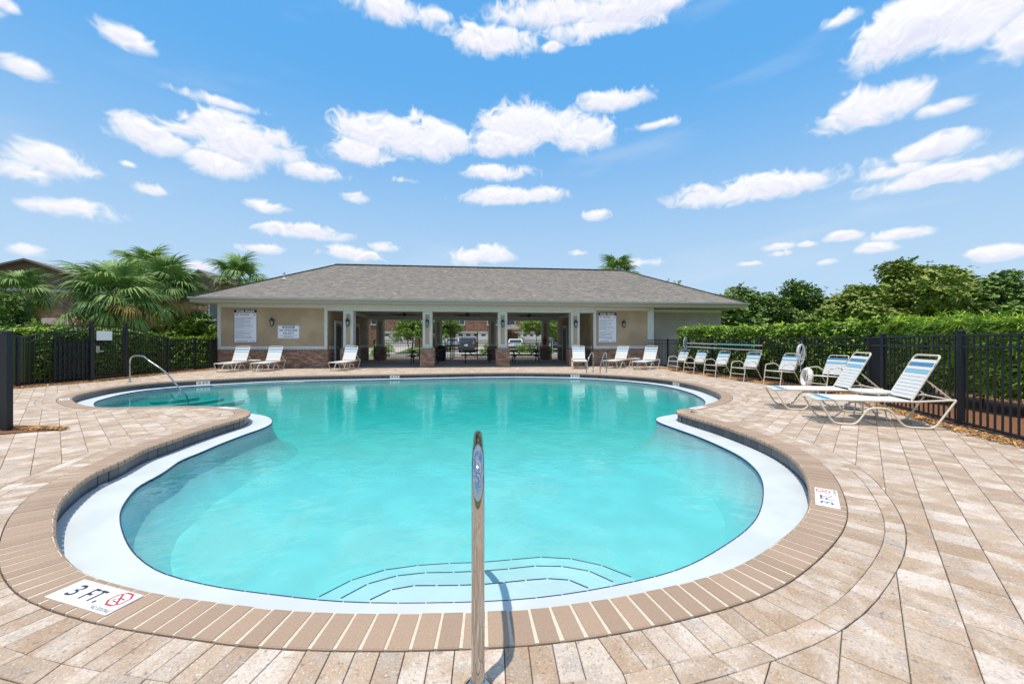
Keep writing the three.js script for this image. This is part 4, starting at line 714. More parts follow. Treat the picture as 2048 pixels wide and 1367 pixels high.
{
  const g = thing('picket_fence', 'black metal picket fence with rising top rails beside the gate', 'fence'), P = [[-13.56, -11.04], [-13.35, -12.75], [-13.6, -14.15], [-13.95, -16.3], [-13.75, -18.7]];
  fenceRun(g, P[0], P[1], 1.37, 1.85); fenceRun(g, P[2], P[3], 1.83, 1.37); fenceRun(g, P[3], [-13.85, -17.6], 1.37, 1.37); fenceRun(g, [-13.85, -17.6], P[4], 1.37, 1.37); fenceRun(g, [-13.7, -8.6], P[0], 1.37, 1.37);
  post(g, P[0], 1.39, 0.07); post(g, P[1], 1.88, 0.075); post(g, P[2], 1.88, 0.075); post(g, P[3], 1.39); post(g, [-13.85, -17.6], 1.39); post(g, P[4], 1.39);
  const gate = thing('pool_gate', 'black metal pool gate with keypad lock and blank white sign', 'gate'), a = [lerp(P[1][0], P[2][0], 0.06), lerp(P[1][1], P[2][1], 0.06)], b = [lerp(P[1][0], P[2][0], 0.94), lerp(P[1][1], P[2][1], 0.94)];
  fenceRun(gate, a, b, 1.79, 1.79, { low: 0.12 }); const yaw = Math.atan2(-(b[1] - a[1]), b[0] - a[0]);
  for (const p of [a, b]) part('stile', rbx(0.045, 1.7, 0.045, p[0], 0.93, p[1], 0.004), M.black, gate);
  const lk = part('lock', rbx(0.13, 0.22, 0.05, 0, 0, 0, 0.01), M.steelDull, gate); lk.position.set(lerp(a[0], b[0], 0.08) + 0.05, 1.02, lerp(a[1], b[1], 0.08)); lk.rotation.y = yaw;
  const lv = part('lever', rbx(0.16, 0.03, 0.03, 0.07, -0.06, 0.06, 0.01), M.steel, lk);
  const sg = thing('blank_sign', 'small blank white sign hung on the pool gate', 'sign', [lerp(a[0], b[0], 0.3) + 0.03, 1.46, lerp(a[1], b[1], 0.3)], yaw); part('board', rbx(0.62, 0.3, 0.008, 0, 0, 0.02, 0.003), M.white, sg);
  const ms = thing('screen_panel', 'dark perforated screen panel fixed beside the gate lock', 'panel', [lerp(P[0][0], P[1][0], 0.72), 0.0, lerp(P[0][1], P[1][1], 0.72)], Math.atan2(-(P[1][1] - P[0][1]), P[1][0] - P[0][0]));
  part('mesh_sheet', rbx(0.92, 1.15, 0.006, 0, 0.72, -0.03, 0.002), new THREE.MeshPhysicalMaterial({ color: lin(0.01, 0.012, 0.014), roughness: 0.6, transparent: true, opacity: 0.55 }), ms); part('frame', [bx(0.92, 0.02, 0.02, 0, 0.15, -0.03), bx(0.92, 0.02, 0.02, 0, 1.29, -0.03)], M.black, ms);
  const nf = thing('picket_fence', 'black fence end post standing in wood chips beside the paving', 'fence'); post(nf, [-7.1, -5.66], 1.37, 0.075); post(nf, [-7.21, -5.7], 1.34, 0.06); fenceRun(nf, [-7.21, -5.7], [-9.2, -5.4], 1.35, 1.35); post(nf, [-9.2, -5.4], 1.37);
}
{
  const W_ = (s, t) => { const p = toWorld(s, 0, t); return [p.x, p.z]; }, t = 8.75, g = thing('picket_fence', 'black metal picket fence behind the pavilion with the car park beyond', 'fence'), s = [-8.7, -5.6, -3.4, -3.25, -1.5, 0.6, 3.9];
  for (let i = 0; i < 6; i++) if (i !== 3) fenceRun(g, W_(s[i], t), W_(s[i + 1], t), 1.37, 1.37); s.forEach((x, i) => post(g, W_(x, t), i === 3 || i === 4 || i === 2 ? 1.95 : 1.39));
  const gate = thing('back_gate', 'tall black metal gate behind the middle picnic table', 'gate'); fenceRun(gate, W_(-3.15, t), W_(-1.6, t), 1.9, 1.9, { low: 0.14 }); for (const x of [-3.15, -1.6]) { const p = W_(x, t); part('stile', rbx(0.05, 1.8, 0.05, p[0], 0.98, p[1], 0.004), M.black, gate); }
}
// ---------------------------------------------------------------- pool tools on the fence
{
  const a = [8.03 - 0.1, -13.0], onF = (d) => { const t = (d - 13) / (18.6 - 13); return [lerp(7.92, 7.42, t), -d]; };
  function pole(name, label, d0, d1, y0, y1, m, tipM) { const p0 = onF(d0), p1 = onF(d1), g = thing(name, label, 'pole', [0, 0, 0], 0, 'long poles hung on the fence'); part('pole', sweep([new THREE.Vector3(p0[0], y0, p0[1]), new THREE.Vector3(lerp(p0[0], p1[0], 0.55), lerp(y0, y1, 0.55), lerp(p0[1], p1[1], 0.55))], 0.019, 8), tipM, g); part('pole_end', sweep([new THREE.Vector3(lerp(p0[0], p1[0], 0.55), lerp(y0, y1, 0.55), lerp(p0[1], p1[1], 0.55)), new THREE.Vector3(p1[0], y1, p1[1])], 0.021, 8), m, g); return [g, p1]; }
  const alu = mat(lin(0.62, 0.66, 0.70), 0.3, { metal: 0.6 }), blue = mat(lin(0.16, 0.40, 0.52), 0.45);
  const [g, p] = pole('skimmer_pole', 'long pole with a net hoop hung on the fence over the armchairs', 12.9, 17.3, 1.14, 1.20, alu, blue);
  const hoop = part('net_hoop', new THREE.TorusGeometry(0.2, 0.016, 8, 28).scale(0.62, 1.25, 1), mat(lin(0.45, 0.60, 0.58), 0.5), g); hoop.position.set(p[0] - 0.03, 1.2, p[1] - 0.1); hoop.rotation.y = 0.55;
  const net = part('net', new THREE.SphereGeometry(0.2, 16, 8, 0, 7, 0, 1.5).rotateX(Math.PI / 2).scale(0.6, 1.2, 0.25), new THREE.MeshPhysicalMaterial({ color: lin(0.25, 0.35, 0.33), roughness: 0.8, transparent: true, opacity: 0.35 }), g); net.position.copy(hoop.position); net.rotation.y = 0.55;
  part('grip', T(new THREE.CylinderGeometry(0.023, 0.023, 0.22, 10).rotateX(Math.PI / 2), 0, 0, 0), mat(lin(0.45, 0.24, 0.12), 0.7), g).position.set(onF(12.85)[0], 1.139, onF(12.85)[1]);
  const [g2, q] = pole('hook_pole', 'long bare pole with a curved end hung below the net pole', 12.8, 17.2, 0.98, 1.05, alu, alu);
  part('hook', tube([[q[0], 1.05, q[1]], [q[0] - 0.05, 1.07, q[1] - 0.45], [q[0] - 0.1, 0.9, q[1] - 0.75], [q[0] - 0.1, 0.4, q[1] - 0.8]], 0.012, 0.25), alu, g2);
  const lrp = [8.24, -10.72], lr = thing('life_ring', 'white life ring leaning on the fence behind an armchair', 'life ring', [7.95, 0, -10.85], -1.8); const ring = part('ring', new THREE.TorusGeometry(0.215, 0.065, 14, 32), M.white, lr); ring.position.y = 0.29; ring.rotation.x = -0.1; part('grab_rope', new THREE.TorusGeometry(0.281, 0.009, 6, 32), M.strap, ring);
  const rp = [8.2, -11.3], rope = thing('throw_rope', 'coil of white rope hanging on a fence post above the life ring', 'rope', [rp[0] - 0.1, 0, rp[1] + 0.05]); const r = rng(4), rm = mat(lin(0.74, 0.74, 0.78), 0.8), loops = [];
  for (let k = 0; k < 9; k++) { const pts = [], w = rr(0.05, 0.12, r), h = rr(0.16, 0.3, r), ph = rr(-0.25, 0.25, r); for (let i = 0; i <= 18; i++) { const a = i / 18 * 2 * Math.PI; pts.push(new THREE.Vector3(Math.sin(a) * w + ph * (Math.cos(a) - 1) * 0.1, 1.19 - h + Math.cos(a) * h, -0.03 + Math.sin(a + k) * 0.025 + k * 0.004)); } loops.push(sweep(pts, 0.0065, 5, false)); }
  stuff(part('rope_loops', loops, rm, rope)); part('hanging_end', smoothTube([[0, 1.0, 0], [-0.06, 0.7, 0.02], [-0.02, 0.5, 0.0], [-0.05, 0.42, 0.01]], 0.007, 20, 5), rm, rope); part('hook', tube([[0, 1.24, 0], [0, 1.18, 0.03], [0.0, 1.2, 0.05]], 0.006, 0.01), M.steelDull, rope);
}
// ---------------------------------------------------------------- leaves: small folded blades gathered in sprigs, many sprigs per plant
function leafMat(r, g, b, rough = 0.55, through = 0.3) { return through ? new THREE.MeshPhysicalMaterial({ color: lin(r, g, b), roughness: rough, specularIntensity: 0.5, transmission: through, thickness: 0, side: THREE.DoubleSide }) : mat(lin(r, g, b), rough, { side: THREE.DoubleSide }); }
function blade(L, w, fold, droop) {                                  // one leaf, two halves folded on the midrib, along +x
  const g = new THREE.BufferGeometry(), y1 = -droop * 0.25, y2 = -droop;
  const P = [[0, 0, 0], [L * 0.45, y1 + fold, w], [L * 0.45, y1, 0], [L * 0.45, y1 + fold, -w], [L, y2, 0]];
  const t = [0, 1, 2, 0, 2, 3, 2, 1, 4, 2, 4, 3]; g.setAttribute('position', new THREE.Float32BufferAttribute(t.flatMap((i) => P[i]), 3)); g.setAttribute('uv', new THREE.Float32BufferAttribute(t.flatMap((i) => [P[i][0], P[i][2]]), 2)); g.computeVertexNormals(); return g;
}
function sprig(n, L, w, spread, seed, up = 0.5) {
  const r = rng(seed), out = [];
  for (let i = 0; i < n; i++) { const l = L * rr(0.7, 1.15, r), g = blade(l, w * rr(0.8, 1.1, r), l * 0.1, l * rr(0.05, 0.35, r)); g.rotateX(rr(-0.6, 0.6, r)); g.rotateZ(rr(-0.3, 1.0, r) * up); g.rotateY(i / n * 2 * Math.PI + rr(-0.4, 0.4, r)); g.translate(rr(-1, 1, r) * spread, rr(-0.6, 1, r) * spread, rr(-1, 1, r) * spread); out.push(g); }
  return mergeGeometries(out);
}
const sprigHedge = sprig(9, 0.085, 0.02, 0.035, 21), sprigHedgeFar = sprig(7, 0.13, 0.032, 0.05, 22), sprigTree = sprig(10, 0.20, 0.05, 0.13, 23, 0.3), sprigFine = sprig(12, 0.17, 0.011, 0.02, 24, 0.7), sprigSmall = sprig(9, 0.14, 0.035, 0.09, 25, 0.3);
const LM = { hedge: leafMat(0.17, 0.31, 0.035, 0.4, 0), tree: leafMat(0.155, 0.25, 0.05, 0.7, 0), treeWarm: leafMat(0.215, 0.285, 0.055, 0.7, 0), shrub: leafMat(0.20, 0.33, 0.03, 0.5, 0), fine: leafMat(0.19, 0.34, 0.05, 0.5, 0), myrtle: leafMat(0.18, 0.29, 0.04, 0.55, 0) };
const bark = mat(lin(0.16, 0.115, 0.085), 0.95, { map: rep(blotch, 1, 3) });
const dummy = new THREE.Object3D();
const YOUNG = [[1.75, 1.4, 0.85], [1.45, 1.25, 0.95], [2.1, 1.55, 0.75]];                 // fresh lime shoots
function scatter(name, geo, m, places, parent, tints, r) {           // places: [x, y, z, scale, tilt?]
  const im = new THREE.InstancedMesh(geo, m, places.length), c = new THREE.Color();
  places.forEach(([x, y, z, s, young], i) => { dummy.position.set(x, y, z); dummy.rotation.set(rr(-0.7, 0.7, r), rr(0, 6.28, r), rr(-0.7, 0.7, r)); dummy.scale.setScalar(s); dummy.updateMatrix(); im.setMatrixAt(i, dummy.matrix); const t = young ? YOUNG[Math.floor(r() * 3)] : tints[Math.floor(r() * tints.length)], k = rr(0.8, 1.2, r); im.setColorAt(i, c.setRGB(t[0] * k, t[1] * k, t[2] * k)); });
  im.name = name; im.userData.kind = 'stuff'; parent.add(im); return im;
}
function hedge(label, path, half, h0, h1, per, geo, m, seed, tints, base = 0.05) {   // a clipped hedge along a path of [x, z]
  const g = thing('clipped_hedge', label, 'hedge', [0, 0, 0], 0, 'clipped hedges around the pool'), r = rng(seed), places = [], core = [];
  for (let k = 0; k < path.length - 1; k++) {
    const [ax, az] = path[k], [bx_, bz] = path[k + 1], L = Math.hypot(bx_ - ax, bz - az), nx = -(bz - az) / L, nz = (bx_ - ax) / L, n = Math.round(L * per);
    for (let i = 0; i < n; i++) {
      const t = r(), u = r(), top = lerp(h0, h1, (k + t) / (path.length - 1)) + (vnoise(t * L * 1.7 + k * 9 + seed, 3) - 0.5) * 0.22; let y, o;
      if (u < 0.36) { y = top - Math.pow(r(), 2) * 0.2; o = rr(-1, 1, r) * half * 0.95; } else { y = base + (top - base) * Math.pow(r(), 0.85); o = (r() < 0.5 ? -1 : 1) * half * (1 + rr(-0.3, 0.06, r)) * lerp(0.86, 1, clamp((y - base) * 2.2, 0, 1)); }
      if (r() < 0.02 && y > top - 0.1) y += rr(0.05, 0.16, r);
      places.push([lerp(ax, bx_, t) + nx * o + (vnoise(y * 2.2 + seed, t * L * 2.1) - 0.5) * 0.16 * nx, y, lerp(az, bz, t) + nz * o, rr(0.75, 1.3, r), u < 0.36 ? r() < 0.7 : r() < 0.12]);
    }
    const yaw = Math.atan2(-(bz - az), bx_ - ax), hh = (h0 + h1) / 2, c = new THREE.BoxGeometry(L + half * 0.6, hh - base - 0.24, half * 1.25, 1, 1, 1); c.rotateY(yaw); c.translate((ax + bx_) / 2, (hh + base) / 2 - 0.10, (az + bz) / 2); core.push(c);
  }
  part('dark_core', core, mat(lin(0.05, 0.07, 0.02), 1), g);  // solid dark boxes added inside the leaves to block the view through
  const stems = []; for (let k = 0; k < path.length - 1; k++) { const L = Math.hypot(path[k + 1][0] - path[k][0], path[k + 1][1] - path[k][1]); for (let i = 0; i < L / 0.6; i++) { const t = (i + 0.5) / (L / 0.6), x = lerp(path[k][0], path[k + 1][0], t) + rr(-0.1, 0.1, r), z = lerp(path[k][1], path[k + 1][1], t); stems.push(sweep([new THREE.Vector3(x, 0, z), new THREE.Vector3(x + rr(-0.08, 0.08, r), 0.6, z)], 0.018, 5)); } } stuff(part('stems', stems, bark, g));
  scatter('foliage', geo, m, places, g, tints, r); return g;
}
const hedgeTints = [[0.85, 0.9, 0.8], [1, 1, 1], [1.35, 1.2, 1.0], [0.75, 0.85, 0.9], [1.1, 1.05, 1]];
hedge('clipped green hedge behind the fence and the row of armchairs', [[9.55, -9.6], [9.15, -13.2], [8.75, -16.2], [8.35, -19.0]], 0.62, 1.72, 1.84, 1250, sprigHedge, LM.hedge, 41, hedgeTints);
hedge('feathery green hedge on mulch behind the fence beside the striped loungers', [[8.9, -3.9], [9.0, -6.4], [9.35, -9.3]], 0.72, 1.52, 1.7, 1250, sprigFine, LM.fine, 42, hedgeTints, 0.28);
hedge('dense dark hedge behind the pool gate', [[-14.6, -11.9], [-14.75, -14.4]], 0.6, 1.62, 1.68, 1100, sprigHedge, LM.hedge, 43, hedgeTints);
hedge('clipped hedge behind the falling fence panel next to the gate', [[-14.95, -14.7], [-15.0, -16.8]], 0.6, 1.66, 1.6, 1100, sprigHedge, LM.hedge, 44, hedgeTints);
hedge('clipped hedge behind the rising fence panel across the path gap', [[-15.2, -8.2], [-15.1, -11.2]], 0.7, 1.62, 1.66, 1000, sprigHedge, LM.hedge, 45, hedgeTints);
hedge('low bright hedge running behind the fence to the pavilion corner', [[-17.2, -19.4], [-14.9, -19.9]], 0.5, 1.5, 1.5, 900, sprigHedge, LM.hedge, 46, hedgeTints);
// ---------------------------------------------------------------- broadleaf trees
function tree(name, label, x, z, y0, h, w, n, seed, m, tints, group, geo = sprigTree, trunks = 1, lift = 0.3) {
  const g = thing(name, label, 'tree', [x, y0, z], 0, group), r = rng(seed), limbs = [], lobes = [], places = [];
  for (let k = 0; k < trunks; k++) { const a = k / trunks * 6.28 + r(), o = trunks > 1 ? 0.12 : 0; limbs.push(sweep([new THREE.Vector3(Math.cos(a) * o, -0.1, Math.sin(a) * o), new THREE.Vector3(Math.cos(a) * (o + 0.12 * trunks), h * 0.25, Math.sin(a) * (o + 0.12 * trunks)), new THREE.Vector3(Math.cos(a) * w * 0.12, h * 0.5, Math.sin(a) * w * 0.12), new THREE.Vector3(Math.cos(a) * w * 0.15, h * 0.72, Math.sin(a) * w * 0.15)], (t) => (trunks > 1 ? 0.055 : 0.13) * (1 - 0.75 * t), 7)); }
  const nl = 15; for (let k = 0; k < nl; k++) { const a = k * 2.4 + r() * 0.7, q = Math.sqrt((k + 0.5) / nl), yy = h * lerp(lift + 0.22, 0.86, r()) * (1 - 0.22 * q * q); lobes.push([Math.cos(a) * q * w * 0.40, yy, Math.sin(a) * q * w * 0.40, w * rr(0.13, 0.21, r)]); }
  lobes.push([0, h * 0.88, 0, w * 0.15], [w * 0.1, h * 0.8, 0.05, w * 0.17]);
  for (const [a, b, c, q] of lobes) limbs.push(sweep([new THREE.Vector3(a * 0.15, h * 0.4, c * 0.15), new THREE.Vector3(a * 0.55, (b + h * 0.4) / 2 + 0.1, c * 0.55), new THREE.Vector3(a, b, c)], (t) => 0.045 * (1 - 0.8 * t), 5));
  part('trunk', limbs, bark, g);
  const per = n / lobes.length;
  for (const [a, b, c, q] of lobes) for (let i = 0; i < per; i++) { const u = rr(-1, 1, r), f = r() * 6.283, s = Math.sqrt(1 - u * u), rad = q * Math.pow(r(), 0.42) * (1 + (r() < 0.1 ? rr(0, 0.45, r) : 0)), px = a + Math.cos(f) * s * rad * 1.15, py = b + u * rad * 0.85, pz = c + Math.sin(f) * s * rad * 1.15; if (vnoise(px * 1.6 + seed, py * 1.9 + pz) < 0.26) continue; places.push([px, py, pz, rr(0.85, 1.6, r)]); }
  scatter('crown', geo, m, places, g, tints, r); return g;
}
const T1 = [[0.85, 0.9, 0.9], [1, 1, 1], [1.2, 1.15, 1], [0.7, 0.8, 0.8]], T2 = [[1, 1, 1], [1.2, 1.08, 0.9], [0.82, 0.9, 0.9], [1.08, 1.1, 1]], gt = 'broadleaf trees beyond the hedge';
const at = (px, d) => [(px - CX) / FOCAL * d, -d];
tree('oak_tree', 'dark green tree whose crown touches the pavilion roof corner', ...at(1478, 33), 0, 5.6, 6.4, 3600, 61, LM.tree, T1, gt, sprigTree, 1, 0.05);
tree('oak_tree', 'dense green tree with a rounded crown standing alone in the gap of the tree row', ...at(1590, 34), 0, 6.2, 7.0, 4200, 62, LM.tree, T1, gt, sprigTree, 1, 0.05);
tree('oak_tree', 'low dark green tree filling the dip in the tree row', ...at(1535, 38), 0, 5.2, 6.5, 3000, 66, LM.tree, T1, gt, sprigTree, 1, 0.0);
tree('oak_tree', 'small dark tree between the rounded tree and the tall warm green tree', ...at(1672, 32), 0, 4.6, 5.0, 2600, 67, LM.tree, T1, gt, sprigTree, 1, 0.0);
tree('myrtle_tree', 'tall warm green tree with the highest crown of the row', ...at(1800, 25), 0, 6.3, 6.2, 5200, 63, LM.treeWarm, T2, gt, sprigTree, 3, 0.02);
tree('myrtle_tree', 'warm green tree leaning against the highest crown on its far side', ...at(1885, 26), 0, 6.1, 5.8, 4600, 64, LM.treeWarm, T2, gt, sprigTree, 3, 0.02);
tree('myrtle_tree', 'green tree rising over the feathery hedge at the end of the row', ...at(2010, 24), 0, 5.4, 5.4, 3800, 65, LM.tree, T1, gt, sprigTree, 3, 0.02);
tree('myrtle_tree', 'sparse warm green tree between the two tallest crowns and the hedge', ...at(1725, 24), 0, 4.6, 4.2, 2800, 68, LM.treeWarm, T2, gt, sprigTree, 3, 0.0);
tree('bare_tree', 'thin tree top showing over the ridge of the pavilion', ...at(690, 46), 0, 10.3, 4.0, 420, 69, LM.tree, T1, 'thin trees behind the pavilion roof', sprigSmall, 2, 0.4);
tree('bare_tree', 'thin tree top showing over the falling hip of the pavilion roof', ...at(1345, 40), 0, 7.6, 5.0, 800, 70, LM.tree, T1, 'thin trees behind the pavilion roof', sprigSmall, 2, 0.4);
const gm = 'small trees along the street';
tree('crape_myrtle', 'young green street tree seen between two pavilion columns beside a garage', ...at(822, 44), 0.1, 4.9, 3.9, 2400, 71, LM.myrtle, T2, gm, sprigSmall, 3, 0.2);
tree('crape_myrtle', 'young green street tree seen beside the dark parked car', ...at(896, 46), 0.1, 4.9, 3.2, 1900, 72, LM.myrtle, T2, gm, sprigSmall, 3, 0.2);
tree('crape_myrtle', 'young green street tree with a leaning trunk beyond the third picnic table', ...at(1078, 44), 0.1, 4.9, 4.4, 2600, 73, LM.myrtle, T2, gm, sprigSmall, 2, 0.3);
tree('crape_myrtle', 'young green street tree seen past the rear corner column', ...at(1118, 47), 0.1, 5.0, 3.4, 1700, 74, LM.myrtle, T2, gm, sprigSmall, 2, 0.2);
tree('crape_myrtle', 'loose green shrub tree between the palms and the pavilion corner', ...at(385, 21), 0, 3.0, 3.4, 2400, 75, LM.myrtle, T2, gm, sprigSmall, 4, 0.05);
tree('crape_myrtle', 'dark leafy tree beside the far palm and the brick gable', ...at(6, 24), 0, 4.2, 3.6, 2600, 76, LM.tree, T1, gm, sprigSmall, 3, 0.05);
// ---------------------------------------------------------------- shrubs beyond the back fence
function shrub(label, x, z, w, h, n, seed, y0 = 0.1, m = LM.shrub) { const g = thing('round_shrub', label, 'shrub', [x, y0, z], 0, 'shrubs along the street'), r = rng(seed), places = []; for (let i = 0; i < n; i++) { const u = rr(-0.3, 1, r), f = r() * 6.28, s = Math.sqrt(1 - u * u), q = Math.pow(r(), 0.35); places.push([Math.cos(f) * s * q * w / 2, Math.max(0.03, u * q * h), Math.sin(f) * s * q * w / 2, rr(0.7, 1.2, r)]); } part('stems', [0, 1, 2, 3].map((k) => sweep([new THREE.Vector3(0, 0, 0), new THREE.Vector3(Math.cos(k * 1.57) * w * 0.25, h * 0.7, Math.sin(k * 1.57) * w * 0.25)], 0.015, 5)), bark, g); scatter('foliage', sprigHedgeFar, m, places, g, [[1, 1, 1], [1.3, 1.15, 0.9], [0.8, 0.9, 0.9]], r); }
[[760, 33, 1.6, 1.2], [772, 45, 2.0, 1.1], [868, 33, 1.3, 0.9], [980, 42, 2.2, 1.2], [1000, 47, 1.8, 1.5], [1052, 44, 2.6, 1.1], [1075, 45, 2.4, 1.1], [1092, 43, 1.8, 0.9], [1040, 50, 1.6, 1.9]].forEach(([px, d, w, h], i) => shrub(['green shrub beside the rear column next to the two sign wall', 'green shrub in front of the garage wall beyond the fence', 'green shrub beside the litter bin beyond the fence', 'rounded green shrub between the two parked cars', 'taller green shrub behind the rounded one between the cars', 'low clipped shrub beside the white car', 'middle one of three low clipped shrubs past the white car', 'end one of three low clipped shrubs past the white car', 'tall dark shrub behind the white car'][i], ...at(px, d), w, h, 420, 80 + i, 0.05));
// ---------------------------------------------------------------- sabal palms
function fanLeaf(seed, L = 0.95, P = 0.95) {                         // petiole along +x, fan of long drooping blades
  const r = rng(seed), out = [], N = 38;
  out.push(plain(sweep([new THREE.Vector3(0, 0, 0), new THREE.Vector3(P * 0.5, 0.03, 0), new THREE.Vector3(P, -0.02, 0), new THREE.Vector3(P + 0.3, -0.14, 0)], (t) => 0.022 * (1 - 0.6 * t), 5)));
  for (let i = 0; i < N; i++) {
    const a = lerp(-2.35, 2.35, i / (N - 1)) + rr(-0.03, 0.03, r), l = L * (0.72 + 0.28 * Math.cos(a * 0.55)) * rr(0.88, 1.08, r), c = Math.cos(a), s = Math.sin(a), w = 0.036, ox = P + 0.16 * Math.max(0, c), pts = [], dr = rr(0.7, 1.25, r), side = [-s, 0, c];
    for (let k = 0; k <= 4; k++) { const t = k / 4, q = l * t * (1 - 0.20 * t * t * dr); pts.push([ox + c * q, -0.02 + Math.abs(s) * 0.18 * t - 0.60 * l * Math.pow(t, 2.6) * dr, s * q, w * (k === 4 ? 0.12 : 1 - 0.12 * k) * (k === 0 ? 0.5 : 1)]); }
    const pos = []; for (let k = 0; k < 4; k++) { const p = pts[k], q = pts[k + 1], A = [p[0] + side[0] * p[3], p[1] + 0.01, p[2] + side[2] * p[3]], B = [p[0] - side[0] * p[3], p[1] + 0.01, p[2] - side[2] * p[3]], C = [q[0] + side[0] * q[3], q[1] + 0.01, q[2] + side[2] * q[3]], D = [q[0] - side[0] * q[3], q[1] + 0.01, q[2] - side[2] * q[3]]; pos.push(...A, ...C, ...B, ...B, ...C, ...D); }
    const g = new THREE.BufferGeometry(); g.setAttribute('position', new THREE.Float32BufferAttribute(pos, 3)); g.setAttribute('uv', new THREE.Float32BufferAttribute(new Float32Array(pos.length / 3 * 2), 2)); g.computeVertexNormals(); out.push(g);
  }
  return mergeGeometries(out);
}
const fans = [fanLeaf(1), fanLeaf(2, 1.05, 1.05), fanLeaf(3, 0.9, 0.85)], frondM = [leafMat(0.175, 0.30, 0.075, 0.55), leafMat(0.23, 0.36, 0.09, 0.55), leafMat(0.145, 0.26, 0.065, 0.55)], oldM = [leafMat(0.40, 0.36, 0.07, 0.6), leafMat(0.33, 0.36, 0.075, 0.55), leafMat(0.44, 0.29, 0.08, 0.7)];
const palmTrunkM = mat(lin(0.30, 0.265, 0.23), 0.95, { map: rep(blotch, 2, 6) });
function palm(label, px, d, crownH, size, n, seed) {
  const [x, z] = at(px, d), g = thing('sabal_palm', label, 'palm', [x, 0, z], 0, 'sabal palms around the pool'), r = rng(seed), lean = rr(-0.12, 0.12, r), boots = [];
  const tr = part('trunk', sweep([0, 0.25, 0.5, 0.75, 1].map((t) => new THREE.Vector3(lean * t * t, crownH * t * 0.97, 0)), (t) => 0.19 - 0.03 * t, 12), palmTrunkM, g);
  for (let k = 0; k < crownH * 16; k++) { const y = crownH * lerp(0.35, 0.98, k / (crownH * 16)), a = k * 2.4, b = new THREE.BoxGeometry(0.10, 0.17, 0.035); b.rotateX(-0.55); b.rotateZ((k % 2 ? 1 : -1) * 0.4); b.translate(0, 0, 0.19); b.rotateY(a); b.translate(lean * (y / crownH) ** 2, y, 0); boots.push(b); }
  stuff(part('trunk_boots', boots, mat(lin(0.24, 0.19, 0.145), 1), tr));
  for (let i = 0; i < n; i++) {
    const t = (i + 0.5) / n, el = lerp(1.35, -1.1, Math.pow(t, 0.85)) + rr(-0.12, 0.12, r), old = t > 0.78 || (t > 0.55 && r() < 0.45), f = part('frond', fans[i % 3], old ? oldM[i % 3] : t > 0.6 && r() < 0.5 ? frondM[1] : frondM[Math.floor(r() * 3)], g);
    f.position.set(lean, crownH + (1 - t) * 0.25, 0); f.rotation.set(rr(-0.25, 0.25, r), i * 2.39996 + rr(-0.15, 0.15, r), el, 'YZX'); f.scale.setScalar(size * rr(0.85, 1.1, r));
  }
}
palm('full sabal palm with drooping yellow skirt above the pool gate', 226, 16.6, 2.75, 1.0, 46, 91);
palm('sabal palm standing just behind the one above the gate', 335, 20.5, 3.6, 1.06, 42, 92);
palm('taller sabal palm whose crown peeks over the two by the gate', 300, 24.5, 5.2, 1.1, 32, 93);
palm('sabal palm with a slender woven trunk before the brick gable', 42, 25.5, 4.1, 1.05, 34, 94);
palm('sabal palm rising behind the pavilion hip near the vent pipe', 478, 30, 5.6, 1.2, 34, 95);
palm('sabal palm crown showing over the end of the pavilion ridge', 1240, 38, 7.5, 1.15, 32, 96);
